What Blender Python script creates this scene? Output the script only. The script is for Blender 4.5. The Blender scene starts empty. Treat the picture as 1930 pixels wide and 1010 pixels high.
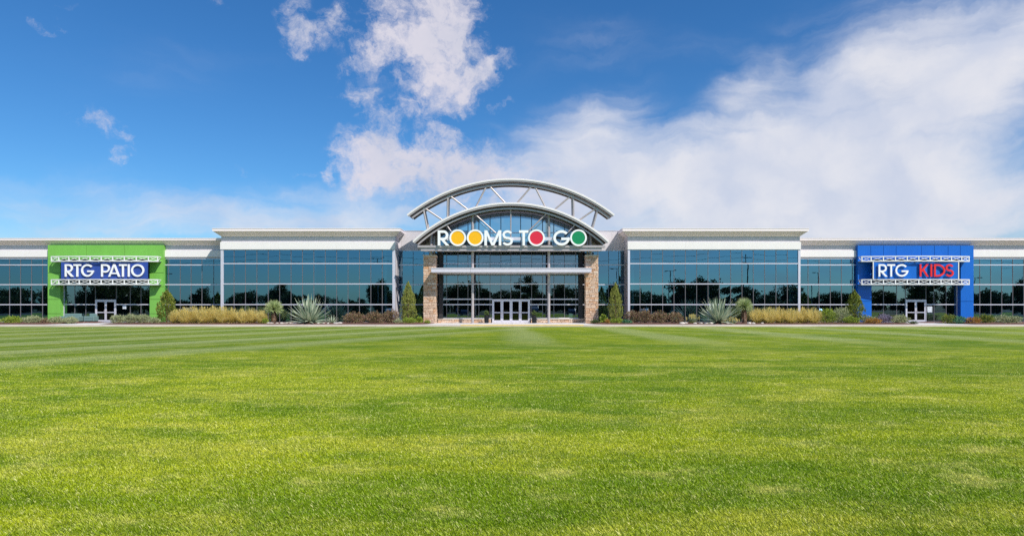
import bpy, math, random
import numpy as np
from mathutils import Vector
R = math.radians
random.seed(7); rng = np.random.default_rng(7)
SC = bpy.context.scene; COL = SC.collection

# ------------------------------------------------------------------ camera
F_PX, HX, HY, DIST, EYE = 1235.0, 965.0, 578.0, 65.0, 1.6
cd = bpy.data.cameras.new('camera'); cam = bpy.data.objects.new('camera', cd); COL.objects.link(cam)
cam.location = (0, -DIST, EYE); cam.rotation_euler = (R(90), 0, 0)
cd.sensor_width = 36; cd.lens = F_PX/1930*36; cd.shift_y = (HY-505)/1930
cd.clip_start = .1; cd.clip_end = 4000
SC.camera = cam
def wx(px, y): return (px-HX)*(DIST+y)/F_PX            # photo column -> metres at depth y
def wz(py, y): return EYE+(HY-py)*(DIST+y)/F_PX        # photo row -> metres at depth y
def K(y): return (DIST+y)/F_PX

# ------------------------------------------------------------------ light
SUN_DIR = Vector((.93, -1, 1.42)).normalized()
sd = bpy.data.lights.new('sun', 'SUN'); sd.energy = 4.2; sd.angle = R(.5); sd.color = (1, .955, .88)
sun = bpy.data.objects.new('sun', sd); COL.objects.link(sun)
sun.rotation_euler = (-SUN_DIR).to_track_quat('-Z', 'Y').to_euler()
SC.view_settings.view_transform = 'Standard'; SC.view_settings.look = 'None'
SC.view_settings.exposure = 0.3; SC.view_settings.gamma = 1
SC.cycles.use_denoising = False
SC.cycles.sample_clamp_indirect = 4
SC.cycles.max_bounces = 8; SC.cycles.transparent_max_bounces = 12

W = bpy.data.worlds.new('World'); SC.world = W; W.use_nodes = True
def nodes_of(tree):
    N, L = tree.nodes, tree.links
    def nd(kind, **kw):
        n = N.new(kind)
        for k, v in kw.items(): setattr(n, k, v)
        return n
    def put(sock, v):
        if isinstance(v, bpy.types.NodeSocket): L.new(v, sock)
        else: sock.default_value = v
    def mth(op, a, b=None, c=None, clamp=False):
        n = nd('ShaderNodeMath', operation=op); n.use_clamp = clamp
        for i, v in enumerate((a, b, c)):
            if v is not None: put(n.inputs[i], v)
        return n.outputs[0]
    def sstep(v, lo, hi, a=0., b=1.):
        n = nd('ShaderNodeMapRange', interpolation_type='SMOOTHSTEP')
        put(n.inputs[0], v); put(n.inputs[1], lo); put(n.inputs[2], hi); put(n.inputs[3], a); put(n.inputs[4], b)
        return n.outputs[0]
    def mix(f, a, b, typ='MIX'):
        n = nd('ShaderNodeMix', data_type='RGBA', blend_type=typ)
        put(n.inputs[0], f); put(n.inputs[6], a); put(n.inputs[7], b); return n.outputs[2]
    def noise(vec, scale, detail=4, rough=.55, out=0, dist=0.):
        n = nd('ShaderNodeTexNoise'); put(n.inputs['Vector'], vec)
        n.inputs['Scale'].default_value = scale; n.inputs['Detail'].default_value = detail
        n.inputs['Roughness'].default_value = rough; n.inputs['Distortion'].default_value = dist
        return n.outputs[out]
    def mapping(vec, loc=(0,0,0), rot=(0,0,0), sc=(1,1,1)):
        n = nd('ShaderNodeMapping'); put(n.inputs[0], vec)
        n.inputs[1].default_value = loc; n.inputs[2].default_value = rot; n.inputs[3].default_value = sc
        return n.outputs[0]
    return nd, put, mth, sstep, mix, noise, mapping
def build_world():
    t = W.node_tree; t.nodes.clear()
    nd, put, mth, sstep, mix, noise, mapping = nodes_of(t)
    sky = nd('ShaderNodeTexSky', sky_type='NISHITA'); sky.sun_disc = False
    sky.sun_elevation = math.asin(SUN_DIR.z); sky.sun_rotation = math.atan2(SUN_DIR.x, SUN_DIR.y)
    sky.air_density = 1.0; sky.dust_density = .35; sky.ozone_density = 3.0
    hs = nd('ShaderNodeHueSaturation'); put(hs.inputs['Color'], sky.outputs[0])
    hs.inputs['Saturation'].default_value = 1.22; hs.inputs['Value'].default_value = 1.0
    tc = nd('ShaderNodeTexCoord'); d = tc.outputs['Generated']
    sx = nd('ShaderNodeSeparateXYZ'); put(sx.inputs[0], d)
    az = mth('ARCTAN2', sx.outputs[0], sx.outputs[1]); el = mth('ARCSINE', sx.outputs[2])
    cv = nd('ShaderNodeCombineXYZ'); put(cv.inputs[0], az); put(cv.inputs[1], el)
    P = cv.outputs[0]
    # gentle domain warp so cloud outlines are ragged
    def warp(P, scale, amt):
        n = noise(P, scale, 6, .6, out=1)
        s = nd('ShaderNodeVectorMath', operation='SUBTRACT'); put(s.inputs[0], n); s.inputs[1].default_value = (.5,.5,.5)
        m = nd('ShaderNodeVectorMath', operation='SCALE'); put(m.inputs[0], s.outputs[0]); m.inputs['Scale'].default_value = amt
        a = nd('ShaderNodeVectorMath', operation='ADD'); put(a.inputs[0], P); put(a.inputs[1], m.outputs[0]); return a.outputs[0]
    Pw = warp(P, 13, .10)
    def blobs(lst, P, gr=1.):
        tot = None
        for px, py, rx, ry, rot, amp in lst:
            x = (px-HX)/F_PX; z = (HY-py)/F_PX
            a0 = math.atan(x); e0 = math.atan(z*math.cos(a0)); ca = math.cos(a0)
            sub = nd('ShaderNodeVectorMath', operation='SUBTRACT'); put(sub.inputs[0], P); sub.inputs[1].default_value = (a0, e0, 0)
            mp = mapping(sub.outputs[0], rot=(0,0,R(-rot)))
            sc = nd('ShaderNodeVectorMath', operation='DIVIDE'); put(sc.inputs[0], mp)
            sc.inputs[1].default_value = (rx*gr/F_PX*ca*ca, ry*gr/F_PX*ca, 1)
            ln = nd('ShaderNodeVectorMath', operation='LENGTH'); put(ln.inputs[0], sc.outputs[0])
            v = sstep(ln.outputs['Value'], 0., 1.45, amp, 0.)
            tot = v if tot is None else mth('MAXIMUM', mth('MULTIPLY', tot, 1.0), v) if False else mth('ADD', tot, v)
        return tot
    cum = [(828,52,62,62,0,.9),(862,20,38,42,60,.8),(802,112,88,52,-15,.9),(735,88,72,22,20,.7),(672,112,58,9,32,.55),
           (832,172,46,36,0,.8),(912,150,44,30,40,.75),(925,130,45,15,10,.5),(684,186,36,24,-40,.7),(740,206,44,17,15,.7),(640,168,30,9,15,.35),
           (602,80,52,17,12,.7),(548,28,20,42,-8,.6),(640,30,80,22,20,.45),(742,12,50,16,0,.5),(700,60,50,9,30,.4),
           (726,276,72,36,10,.9),(688,322,60,34,0,.9),(800,312,100,48,0,.9),(880,320,90,50,0,.8),(944,212,26,7,0,.5),(842,238,32,11,-20,.5),
           (186,236,50,17,-26,.62),(240,262,20,10,-60,.45),(228,288,28,11,35,.52),(104,42,9,12,0,.45),(400,10,14,12,40,.35),(456,304,16,11,0,.4),
           (614,326,9,14,0,.4),(573,332,16,6,15,.35),(90,5,40,8,10,.35),(1000,370,120,50,0,.8)]
    veil = [(1330,400,520,150,0,1.),(1080,300,190,95,5,.7),(1560,250,430,120,14,.95),(1900,110,230,110,25,.85),(1400,175,110,55,30,.45),
            (1120,215,120,60,20,.35),(1180,80,230,40,-10,.17),(1700,380,420,120,0,1.),(1640,120,240,50,25,.5),(1620,70,330,110,10,.3),(150,400,380,85,0,.62),(330,150,230,60,10,.13),(560,410,280,60,0,.6),(1090,90,130,40,20,.14),(700,400,200,60,0,.4)]
    n1 = noise(mapping(Pw, sc=(1,1.3,1)), 20, 10, .66)
    n2 = noise(P, 60, 5, .6)
    bc = mth('MULTIPLY', blobs(cum, Pw, 1.34), .95)
    gate = sstep(bc, .0, .35)
    c = mth('ADD', bc, mth('MULTIPLY', gate, mth('MULTIPLY', mth('SUBTRACT', n1, .5), 3.6)))
    c = mth('ADD', c, mth('MULTIPLY', gate, mth('MULTIPLY', mth('SUBTRACT', n2, .5), .7)))
    c = sstep(c, .06, 1.6)
    Pv = warp(P, 4.5, .13)
    s1 = noise(mapping(Pv, rot=(0,0,R(-14)), sc=(1.,4.2,1)), 6.5, 7, .55)
    bv = blobs(veil, Pv)
    v = mth('ADD', bv, mth('MULTIPLY', sstep(bv, .0, .4, .15, 1.), mth('MULTIPLY', mth('SUBTRACT', s1, .5), 1.4)))
    v = mth('MULTIPLY', sstep(v, .0, 1.35), .95)
    front = sstep(sx.outputs[1], -.1, .3)
    tone = sstep(noise(Pv, 9, 5, .5), .3, .7)
    bg_ = mth('MULTIPLY', front, mth('MAXIMUM', c, v))
    # thin broken cloud over the rest of the sky
    bk = sstep(noise(mapping(d, sc=(1,1,2.6)), 3.2, 7, .6), .46, .72)
    # sky gains: the sky's own colour above, clouds of pale lavender white
    skyc = mix(1.0, hs.outputs[0], (SKYGAIN[0], SKYGAIN[1], SKYGAIN[2], 1), 'MULTIPLY')
    cc = mix(tone, (5.0,5.1,6.0,1), (6.3,6.0,6.6,1))
    ccv = mix(tone, (5.0,5.4,6.5,1), (6.6,6.6,7.0,1))
    skyb = mix(mth('MULTIPLY', mth('MULTIPLY', bk, .6), mth('SUBTRACT', 1., front)), skyc, (4.6,4.9,5.6,1))
    colr = mix(mth('MULTIPLY', front, v), skyb, ccv)
    colr = mix(mth('MULTIPLY', front, mth('MULTIPLY', c, .94)), colr, cc)
    b = nd('ShaderNodeBackground'); put(b.inputs[0], colr); b.inputs[1].default_value = .1
    o = nd('ShaderNodeOutputWorld'); t.links.new(b.outputs[0], o.inputs[0])
SKYGAIN = (.53, .83, 1.03)
build_world()

# ------------------------------------------------------------------ helpers
def tag(o, label=None, cat=None, group=None, kind=None):
    if label: o['label'] = label
    if cat: o['category'] = cat
    if group: o['group'] = group
    if kind: o['kind'] = kind
    return o
def thing(name, label, cat, loc=(0,0,0), rz=0, group=None):
    o = bpy.data.objects.new(name, None); COL.objects.link(o); o.empty_display_size = .2
    o.location = loc; o.rotation_euler = (0,0,rz); return tag(o, label, cat, group)
def copy_tree(o, parent=None):
    c = o.copy(); COL.objects.link(c); c.parent = parent
    for ch in list(o.children): copy_tree(ch, c)
    return c
class MB:
    def __init__(s): s.v = []; s.f = []; s.smooth = False
    def add(s, vs, fs):
        b = len(s.v); s.v += [tuple(v) for v in vs]; s.f += [tuple(b+i for i in f) for f in fs]; return s
    def box(s, x0, x1, y0, y1, z0, z1):
        return s.add([(x0,y0,z0),(x1,y0,z0),(x1,y1,z0),(x0,y1,z0),(x0,y0,z1),(x1,y0,z1),(x1,y1,z1),(x0,y1,z1)],
                     [(0,3,2,1),(4,5,6,7),(0,1,5,4),(1,2,6,5),(2,3,7,6),(3,0,4,7)])
    def bar(s, a, b, w, h=None, up=(0,0,1)):
        a, b = Vector(a), Vector(b); d = (b-a).normalized(); h = h or w
        u = Vector(up)
        if abs(d.dot(u)) > .95: u = Vector((0,1,0))
        r = d.cross(u).normalized()*w/2; q = r.cross(d).normalized()*h/2
        vs = [a-r-q, a+r-q, a+r+q, a-r+q, b-r-q, b+r-q, b+r+q, b-r+q]
        return s.add(vs, [(0,3,2,1),(4,5,6,7),(0,1,5,4),(1,2,6,5),(2,3,7,6),(3,0,4,7)])
    def tube(s, pts, r, n=10, r1=None, cap=True):
        pts = [Vector(p) for p in pts]; rings = []; m = len(pts)
        for i, p in enumerate(pts):
            d = (pts[min(i+1,m-1)]-pts[max(i-1,0)]).normalized()
            u = Vector((0,1,0)) if abs(d.z) > .9 else Vector((0,0,1))
            a = d.cross(u).normalized(); b = a.cross(d)
            rr = r if r1 is None else r+(r1-r)*i/(m-1)
            rings.append([p+a*rr*math.cos(2*math.pi*k/n)+b*rr*math.sin(2*math.pi*k/n) for k in range(n)])
        vs = [v for rg in rings for v in rg]
        fs = [(i*n+k, i*n+(k+1)%n, (i+1)*n+(k+1)%n, (i+1)*n+k) for i in range(m-1) for k in range(n)]
        if cap: fs += [tuple(range(n-1,-1,-1)), tuple((m-1)*n+k for k in range(n))]
        return s.add(vs, fs)
    def lathe(s, prof, n=20, c=(0,0)):
        vs = [(c[0]+r*math.cos(2*math.pi*k/n), c[1]+r*math.sin(2*math.pi*k/n), z) for r, z in prof for k in range(n)]
        fs = [(i*n+k, i*n+(k+1)%n, (i+1)*n+(k+1)%n, (i+1)*n+k) for i in range(len(prof)-1) for k in range(n)]
        fs += [tuple(range(n-1,-1,-1)), tuple((len(prof)-1)*n+k for k in range(n))]
        return s.add(vs, fs)
    def prism_y(s, poly, y0, y1):           # polygon in x,z extruded along y
        n = len(poly)
        return s.add([(x,y0,z) for x,z in poly]+[(x,y1,z) for x,z in poly],
                     [tuple(range(n)), tuple(range(2*n-1,n-1,-1))]+[(i,(i+1)%n,n+(i+1)%n,n+i)[::-1] for i in range(n)])
    def prism_z(s, poly, z0, z1):
        n = len(poly)
        return s.add([(x,y,z0) for x,y in poly]+[(x,y,z1) for x,y in poly],
                     [tuple(range(n))[::-1], tuple(range(n,2*n))]+[(i,(i+1)%n,n+(i+1)%n,n+i) for i in range(n)])
    def prism_x(s, poly, x0, x1):           # polygon in y,z
        n = len(poly)
        return s.add([(x0,y,z) for y,z in poly]+[(x1,y,z) for y,z in poly],
                     [tuple(range(n))[::-1], tuple(range(n,2*n))]+[(i,(i+1)%n,n+(i+1)%n,n+i) for i in range(n)])
    def strip2(s, outer, inner, y0, y1):    # band between two polylines in x,z, extruded in y
        n = len(outer)
        vs = [(x,y,z) for y in (y0,y1) for pl in (outer,inner) for x,z in pl]
        O0,I0,O1,I1 = 0,n,2*n,3*n; fs = []
        for i in range(n-1):
            fs += [(O0+i,O0+i+1,I0+i+1,I0+i)[::-1],(O1+i,O1+i+1,I1+i+1,I1+i),(O0+i,O0+i+1,O1+i+1,O1+i),(I0+i,I0+i+1,I1+i+1,I1+i)[::-1]]
        fs += [(O0,I0,I1,O1)[::-1],(O0+n-1,I0+n-1,I1+n-1,O1+n-1)]
        return s.add(vs, fs)
    def build(s, name, m, parent=None, smooth=False, bevel=0):
        me = bpy.data.meshes.new(name); me.from_pydata(s.v, [], s.f); me.materials.append(m)
        import bmesh
        bm = bmesh.new(); bm.from_mesh(me); bmesh.ops.recalc_face_normals(bm, faces=bm.faces); bm.to_mesh(me); bm.free()
        if smooth: me.polygons.foreach_set('use_smooth', [True]*len(me.polygons))
        o = bpy.data.objects.new(name, me); COL.objects.link(o); o.parent = parent
        if smooth: me.set_sharp_from_angle(angle=R(40))
        if bevel:
            bv = o.modifiers.new('bevel', 'BEVEL'); bv.width = bevel; bv.segments = 2; bv.limit_method = 'ANGLE'
        return o
def mesh_np(name, V, k, m, parent=None, smooth=False):
    """V: (n*k,3) vertices, every k of them one face"""
    V = np.asarray(V, dtype=np.float32).reshape(-1,3); nf = len(V)//k
    me = bpy.data.meshes.new(name); me.vertices.add(len(V)); me.vertices.foreach_set('co', V.ravel())
    me.loops.add(len(V)); me.loops.foreach_set('vertex_index', np.arange(len(V), dtype=np.int32))
    me.polygons.add(nf); me.polygons.foreach_set('loop_start', np.arange(nf, dtype=np.int32)*k)
    me.polygons.foreach_set('loop_total', np.full(nf, k, dtype=np.int32))
    me.update(calc_edges=True); me.materials.append(m)
    o = bpy.data.objects.new(name, me); COL.objects.link(o); o.parent = parent; return o

# ------------------------------------------------------------------ materials
def mat(name, c, rough=.6, metal=0., bump=0., bscale=20., var=0., vscale=3., spec=.5, island=0., coords='Object', streak=False):
    m = bpy.data.materials.new(name); m.use_nodes = True; t = m.node_tree; t.nodes.clear()
    nd, put, mth, sstep, mix, noise, mapping = nodes_of(t)
    tc = nd('ShaderNodeTexCoord'); v = tc.outputs[coords]
    p = nd('ShaderNodeBsdfPrincipled'); o = nd('ShaderNodeOutputMaterial'); t.links.new(p.outputs[0], o.inputs[0])
    col = (*c, 1)
    if var:
        vv = mapping(v, sc=(1,1,.15)) if streak else v
        n = noise(vv, vscale, 5, .6)
        f = sstep(n, .3, .7)
        col = mix(f, tuple(x*(1-var) for x in c)+(1,), tuple(min(1,x*(1+var)) for x in c)+(1,))
    if island:
        g = nd('ShaderNodeNewGeometry')
        hs = nd('ShaderNodeHueSaturation'); put(hs.inputs['Color'], col)
        put(hs.inputs['Value'], mth('ADD', mth('MULTIPLY', g.outputs['Random Per Island'], 2*island), 1-island))
        col = hs.outputs[0]
    put(p.inputs['Base Color'], col); p.inputs['Roughness'].default_value = rough; p.inputs['Metallic'].default_value = metal
    p.inputs['Specular IOR Level'].default_value = spec
    if bump:
        b = nd('ShaderNodeBump'); b.inputs['Strength'].default_value = bump; b.inputs['Distance'].default_value = .02
        put(b.inputs['Height'], noise(v, bscale, 5, .6)); put(p.inputs['Normal'], b.outputs[0])
    return m
def leaf_mat(name, cols, rough=.5, trans=.25, edge=None):
    """leaves vary from one to the next; a share of light passes through"""
    m = bpy.data.materials.new(name); m.use_nodes = True; t = m.node_tree; t.nodes.clear()
    nd, put, mth, sstep, mix, noise, mapping = nodes_of(t)
    g = nd('ShaderNodeNewGeometry'); tc = nd('ShaderNodeTexCoord')
    rmp = nd('ShaderNodeValToRGB'); el = rmp.color_ramp.elements
    while len(el) < len(cols): el.new(.5)
    for i, c in enumerate(cols): el[i].position = i/(len(cols)-1); el[i].color = (*c, 1)
    f = mth('ADD', mth('MULTIPLY', g.outputs['Random Per Island'], .7), mth('MULTIPLY', noise(tc.outputs['Object'], 2.2, 3), .6))
    put(rmp.inputs[0], mth('SUBTRACT', f, .15, clamp=True))
    p = nd('ShaderNodeBsdfPrincipled'); put(p.inputs['Base Color'], rmp.outputs[0]); p.inputs['Roughness'].default_value = rough
    p.inputs['Specular IOR Level'].default_value = .35
    tr = nd('ShaderNodeBsdfTranslucent'); put(tr.inputs[0], rmp.outputs[0])
    mx = nd('ShaderNodeMixShader'); mx.inputs[0].default_value = trans
    t.links.new(p.outputs[0], mx.inputs[1]); t.links.new(tr.outputs[0], mx.inputs[2])
    o = nd('ShaderNodeOutputMaterial'); t.links.new(mx.outputs[0], o.inputs[0]); return m
def glass_mat(name, tint, refl, through):
    """coated solar glass: a tinted mirror coat over a dark see-through pane"""
    m = bpy.data.materials.new(name); m.use_nodes = True; t = m.node_tree; t.nodes.clear()
    nd, put, mth, sstep, mix, noise, mapping = nodes_of(t)
    gl = nd('ShaderNodeBsdfGlossy'); gl.inputs['Color'].default_value = (*tint, 1); gl.inputs['Roughness'].default_value = 0.0
    tc = nd('ShaderNodeTexCoord')
    b = nd('ShaderNodeBump'); b.inputs['Strength'].default_value = .02; b.inputs['Distance'].default_value = .05
    put(b.inputs['Height'], noise(tc.outputs['Object'], .9, 2, .4)); put(gl.inputs['Normal'], b.outputs[0])
    tr = nd('ShaderNodeBsdfTransparent'); tr.inputs[0].default_value = (*through, 1)
    fr = nd('ShaderNodeFresnel'); fr.inputs[0].default_value = 1.5
    mx = nd('ShaderNodeMixShader'); put(mx.inputs[0], mth('ADD', mth('MULTIPLY', fr.outputs[0], 1.0), refl, clamp=True))
    t.links.new(tr.outputs[0], mx.inputs[1]); t.links.new(gl.outputs[0], mx.inputs[2])
    o = nd('ShaderNodeOutputMaterial'); t.links.new(mx.outputs[0], o.inputs[0]); return m

M = {}
M['white'] = mat('white_panel', (.82,.78,.75), .55, var=.015, vscale=.8, streak=True)
M['cornice'] = mat('cornice_paint', (.88,.78,.77), .55, var=.015, vscale=.8)
M['greywall'] = mat('pale_grey_stucco', (.62,.575,.60), .75, var=.04, vscale=.7, bump=.1, bscale=60, streak=True)
M['frame'] = mat('silver_aluminium', (.74,.70,.76), .38, .35, var=.03)
M['lowmull_lit'] = mat('mullion_lit_tone', (.19,.17,.175), .4, .2)  # lighter copy of the mullion; brightness of lit lower-row verticals put into its colour
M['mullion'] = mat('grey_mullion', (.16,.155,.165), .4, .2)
M['inner'] = mat('interior_mullion', (.45,.43,.43), .5)
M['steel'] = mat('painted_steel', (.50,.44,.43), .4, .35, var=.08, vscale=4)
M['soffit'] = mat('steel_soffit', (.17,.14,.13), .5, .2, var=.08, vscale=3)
M['archtop'] = mat('pale_metal_fascia', (.80,.75,.72), .4, .1)
M['canopy'] = mat('silver_canopy_metal', (.72,.67,.73), .4, .2, var=.03)
M['green'] = mat('lime_green_panel', (.19,.47,.075), .45, var=.05, vscale=1.2, streak=True)
M['blue'] = mat('bright_blue_panel', (.0,.125,.54), .42, var=.05, vscale=1.2, streak=True)
M['navy'] = mat('deep_blue_panel', (.028,.07,.32), .5, var=.05, vscale=1.5)
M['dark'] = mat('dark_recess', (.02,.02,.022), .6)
M['truss'] = mat('white_truss_paint', (.78,.78,.76), .45)
M['letter'] = mat('white_letter', (.86,.86,.85), .45)
M['redl'] = mat('red_letter', (.78,.022,.022), .4)
M['yel'] = mat('golden_yellow_face', (.90,.46,.0), .5)
M['redf'] = mat('crimson_face', (.68,.02,.05), .45)
M['grnf'] = mat('emerald_face', (.0,.24,.085), .45)
M['glass'] = glass_mat('blue_solar_glass', (.36,.64,.86), .32, (.50,.70,.74))
M['glassc'] = glass_mat('grey_blue_glass', (.48,.64,.78), .32, (.45,.62,.62))
M['doorglass'] = glass_mat('dark_door_glass', (.6,.62,.65), .04, (.10,.10,.11))
M['concrete'] = mat('walk_concrete', (.60,.50,.43), .85, bump=.2, bscale=30, var=.09, vscale=.6)
M['walk'] = mat('pale_plaza_concrete', (.64,.60,.58), .85, bump=.2, bscale=30, var=.07, vscale=.5)
M['yellow'] = mat('yellow_kerb_paint', (.85,.55,.01), .6, var=.1, vscale=2)
M['mulch'] = mat('bark_mulch', (.13,.055,.035), .95, bump=1., bscale=14, var=.6, vscale=9)
M['rock'] = mat('pale_limestone', (.55,.50,.44), .85, bump=.8, bscale=7, var=.25, vscale=3)
M['bark'] = mat('brown_bark', (.12,.07,.045), .9, bump=.8, bscale=18, var=.4, vscale=8)
M['asphalt'] = mat('asphalt', (.05,.05,.052), .9, bump=.2, bscale=40, var=.2, vscale=1)
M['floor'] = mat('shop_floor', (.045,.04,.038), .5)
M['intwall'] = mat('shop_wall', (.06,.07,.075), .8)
M['intcol'] = mat('shop_column', (.45,.62,.64), .7)
M['black'] = mat('black_planter', (.012,.012,.013), .45, var=.2)
M['earth'] = mat('far_ground', (.06,.08,.03), .95, var=.3, vscale=.02)
M['paper'] = mat('printed_notice', (.62,.66,.70), .6, var=.35, vscale=9)
M['capst'] = mat('stone_cap', (.62,.54,.44), .8, bump=.4, bscale=12, var=.1, vscale=2)
# split-face limestone: each stone its own tone
def stone_mat():
    m = bpy.data.materials.new('split_limestone'); m.use_nodes = True; t = m.node_tree; t.nodes.clear()
    nd, put, mth, sstep, mix, noise, mapping = nodes_of(t)
    g = nd('ShaderNodeNewGeometry'); tc = nd('ShaderNodeTexCoord'); v = tc.outputs['Object']
    r = nd('ShaderNodeValToRGB'); el = r.color_ramp.elements
    cs = [(.56,.40,.29),(.76,.56,.42),(.82,.62,.46),(.70,.37,.18),(.74,.54,.40),(.85,.69,.56)]
    while len(el) < len(cs): el.new(.5)
    for i, c in enumerate(cs): el[i].position = i/(len(cs)-1); el[i].color = (*c, 1)
    put(r.inputs[0], g.outputs['Random Per Island'])
    n = noise(v, 7, 6, .65); n2 = noise(v, 2.3, 3)
    c = mix(sstep(n, .35, .72), mix(.45, r.outputs[0], (.42,.27,.18,1)), r.outputs[0])
    c = mix(mth('MULTIPLY', sstep(n2, .55, .75), .35), c, (.7,.58,.46,1))
    p = nd('ShaderNodeBsdfPrincipled'); put(p.inputs['Base Color'], c); p.inputs['Roughness'].default_value = .9
    b = nd('ShaderNodeBump'); b.inputs['Strength'].default_value = 1.; b.inputs['Distance'].default_value = .05
    put(b.inputs['Height'], noise(v, 9, 6, .7)); put(p.inputs['Normal'], b.outputs[0])
    o = nd('ShaderNodeOutputMaterial'); t.links.new(p.outputs[0], o.inputs[0]); return m
M['stone'] = stone_mat()

LAWN_GAIN = 1.0
def lawn_colour(nd, put, mth, sstep, mix, noise, mapping, v):
    """mown turf: bands where the mower bent the blades, yellower and greener patches"""
    sp = nd('ShaderNodeSeparateXYZ'); put(sp.inputs[0], v); X, Y = sp.outputs[0], sp.outputs[1]
    wob = mth('MULTIPLY', mth('SUBTRACT', noise(v, .12, 2), .5), 1.2)
    # left fan of bands: direction (0.5, 1)
    u = mth('ADD', mth('ADD', mth('MULTIPLY', X, .894), mth('MULTIPLY', Y, -.447)), wob)
    s = mth('SINE', mth('MULTIPLY', mth('ADD', u, .9), 2*math.pi/6.2))
    s2 = mth('SINE', mth('MULTIPLY', mth('ADD', u, .2), 2*math.pi/2.45))
    bandL = mth('ADD', sstep(s, -.1, .75), mth('MULTIPLY', sstep(s2, -.3, .6), .45))
    maskL = mth('MULTIPLY', sstep(mth('ADD', X, mth('MULTIPLY', mth('ADD', Y, 15.), -.36)), 3., -3.), sstep(mth('ADD', u, 0.), 8.6, 6.))
    ur = mth('ADD', mth('ADD', X, mth('MULTIPLY', Y, .055)), wob)
    bandR = sstep(mth('SINE', mth('MULTIPLY', mth('SUBTRACT', ur, 5.3), 2*math.pi/8.3)), .1, .95)
    far = sstep(Y, -40., -27.)
    maskR = mth('MULTIPLY', far, sstep(X, -1.5, 1.))
    w3 = mth('MULTIPLY', mth('MULTIPLY', sstep(Y, -40., -20.), sstep(X, 9., 13.)), .35)
    uR2 = mth('ADD', mth('MULTIPLY', X, .80), mth('MULTIPLY', Y, .6))
    bandR2 = sstep(mth('SINE', mth('MULTIPLY', uR2, 2*math.pi/5.)), -.2, .9)
    light = mth('ADD', mth('MULTIPLY', bandL, mth('MULTIPLY', maskL, .85)), mth('ADD', mth('MULTIPLY', bandR, mth('MULTIPLY', maskR, .75)), mth('MULTIPLY', bandR2, w3)), clamp=True)
    pa = sstep(noise(mapping(v, sc=(.6,1.1,1), rot=(0,0,.3)), .20, 5, .62), .40, .62)
    pb = sstep(noise(mapping(v, sc=(.55,1.2,1), rot=(0,0,-.3)), .5, 5, .62), .45, .66)
    pc = sstep(noise(v, 2.4, 5, .65), .35, .7)
    c = mix(pa, (.185,.30,.003,1), (.39,.465,.014,1))
    c = mix(mth('MULTIPLY', pb, .65), c, (.52,.54,.06,1))
    c = mix(mth('MULTIPLY', maskL, .45), c, (.16,.255,.01,1))
    c = mix(mth('MULTIPLY', pc, .3), c, (.16,.28,.004,1))
    pd = sstep(noise(mapping(v, sc=(.8,1.3,1), rot=(0,0,.5)), 1.1, 6, .68), .52, .72)
    c = mix(mth('MULTIPLY', pd, .6), c, (.68,.66,.20,1))
    pe = sstep(noise(mapping(v, sc=(.7,1.3,1), rot=(0,0,-.2)), .8, 6, .65), .50, .36)
    c = mix(mth('MULTIPLY', pe, .6), c, (.12,.23,.002,1))
    c = mix(mth('MULTIPLY', light, .72), c, (.52,.57,.20,1))
    return c
def lawn_mat():
    m = bpy.data.materials.new('mown_lawn'); m.use_nodes = True; t = m.node_tree; t.nodes.clear()
    F = nodes_of(t); nd, put, mth, sstep, mix, noise, mapping = F
    tc = nd('ShaderNodeTexCoord'); v = tc.outputs['Object']
    c = lawn_colour(*F, v)
    # tuft-scale mottling
    fn = sstep(noise(mapping(v, sc=(1,.45,1)), 9, 6, .7), .3, .72)
    c = mix(mth('MULTIPLY', mth('SUBTRACT', 1., fn), .35), c, (.09,.18,.003,1))
    c = mix(1., c, (.72,.72,.85,1), 'MULTIPLY')
    p = nd('ShaderNodeBsdfPrincipled'); put(p.inputs['Base Color'], c); p.inputs['Roughness'].default_value = .85
    p.inputs['Specular IOR Level'].default_value = .15
    b = nd('ShaderNodeBump'); b.inputs['Strength'].default_value = .9; b.inputs['Distance'].default_value = .06
    put(b.inputs['Height'], noise(v, 14, 6, .7)); put(p.inputs['Normal'], b.outputs[0])
    o = nd('ShaderNodeOutputMaterial'); t.links.new(p.outputs[0], o.inputs[0]); return m
def blade_mat():
    m = bpy.data.materials.new('grass_blade'); m.use_nodes = True; t = m.node_tree; t.nodes.clear()
    F = nodes_of(t); nd, put, mth, sstep, mix, noise, mapping = F
    tc = nd('ShaderNodeTexCoord'); v = tc.outputs['Object']; g = nd('ShaderNodeNewGeometry')
    c = lawn_colour(*F, v)
    c = mix(1., c, (1.5,1.36,1.2,1), 'MULTIPLY')
    r = g.outputs['Random Per Island']
    c = mix(sstep(r, .80, .97, 0., .8), c, (.80,.76,.30,1))
    c = mix(sstep(r, .25, .0, 0., .55), c, (.06,.16,.004,1))
    p = nd('ShaderNodeBsdfPrincipled'); put(p.inputs['Base Color'], c); p.inputs['Roughness'].default_value = .5
    p.inputs['Specular IOR Level'].default_value = .3
    tr = nd('ShaderNodeBsdfTranslucent'); put(tr.inputs[0], c)
    mx = nd('ShaderNodeMixShader'); mx.inputs[0].default_value = .3
    t.links.new(p.outputs[0], mx.inputs[1]); t.links.new(tr.outputs[0], mx.inputs[2])
    o = nd('ShaderNodeOutputMaterial'); t.links.new(mx.outputs[0], o.inputs[0]); return m

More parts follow.
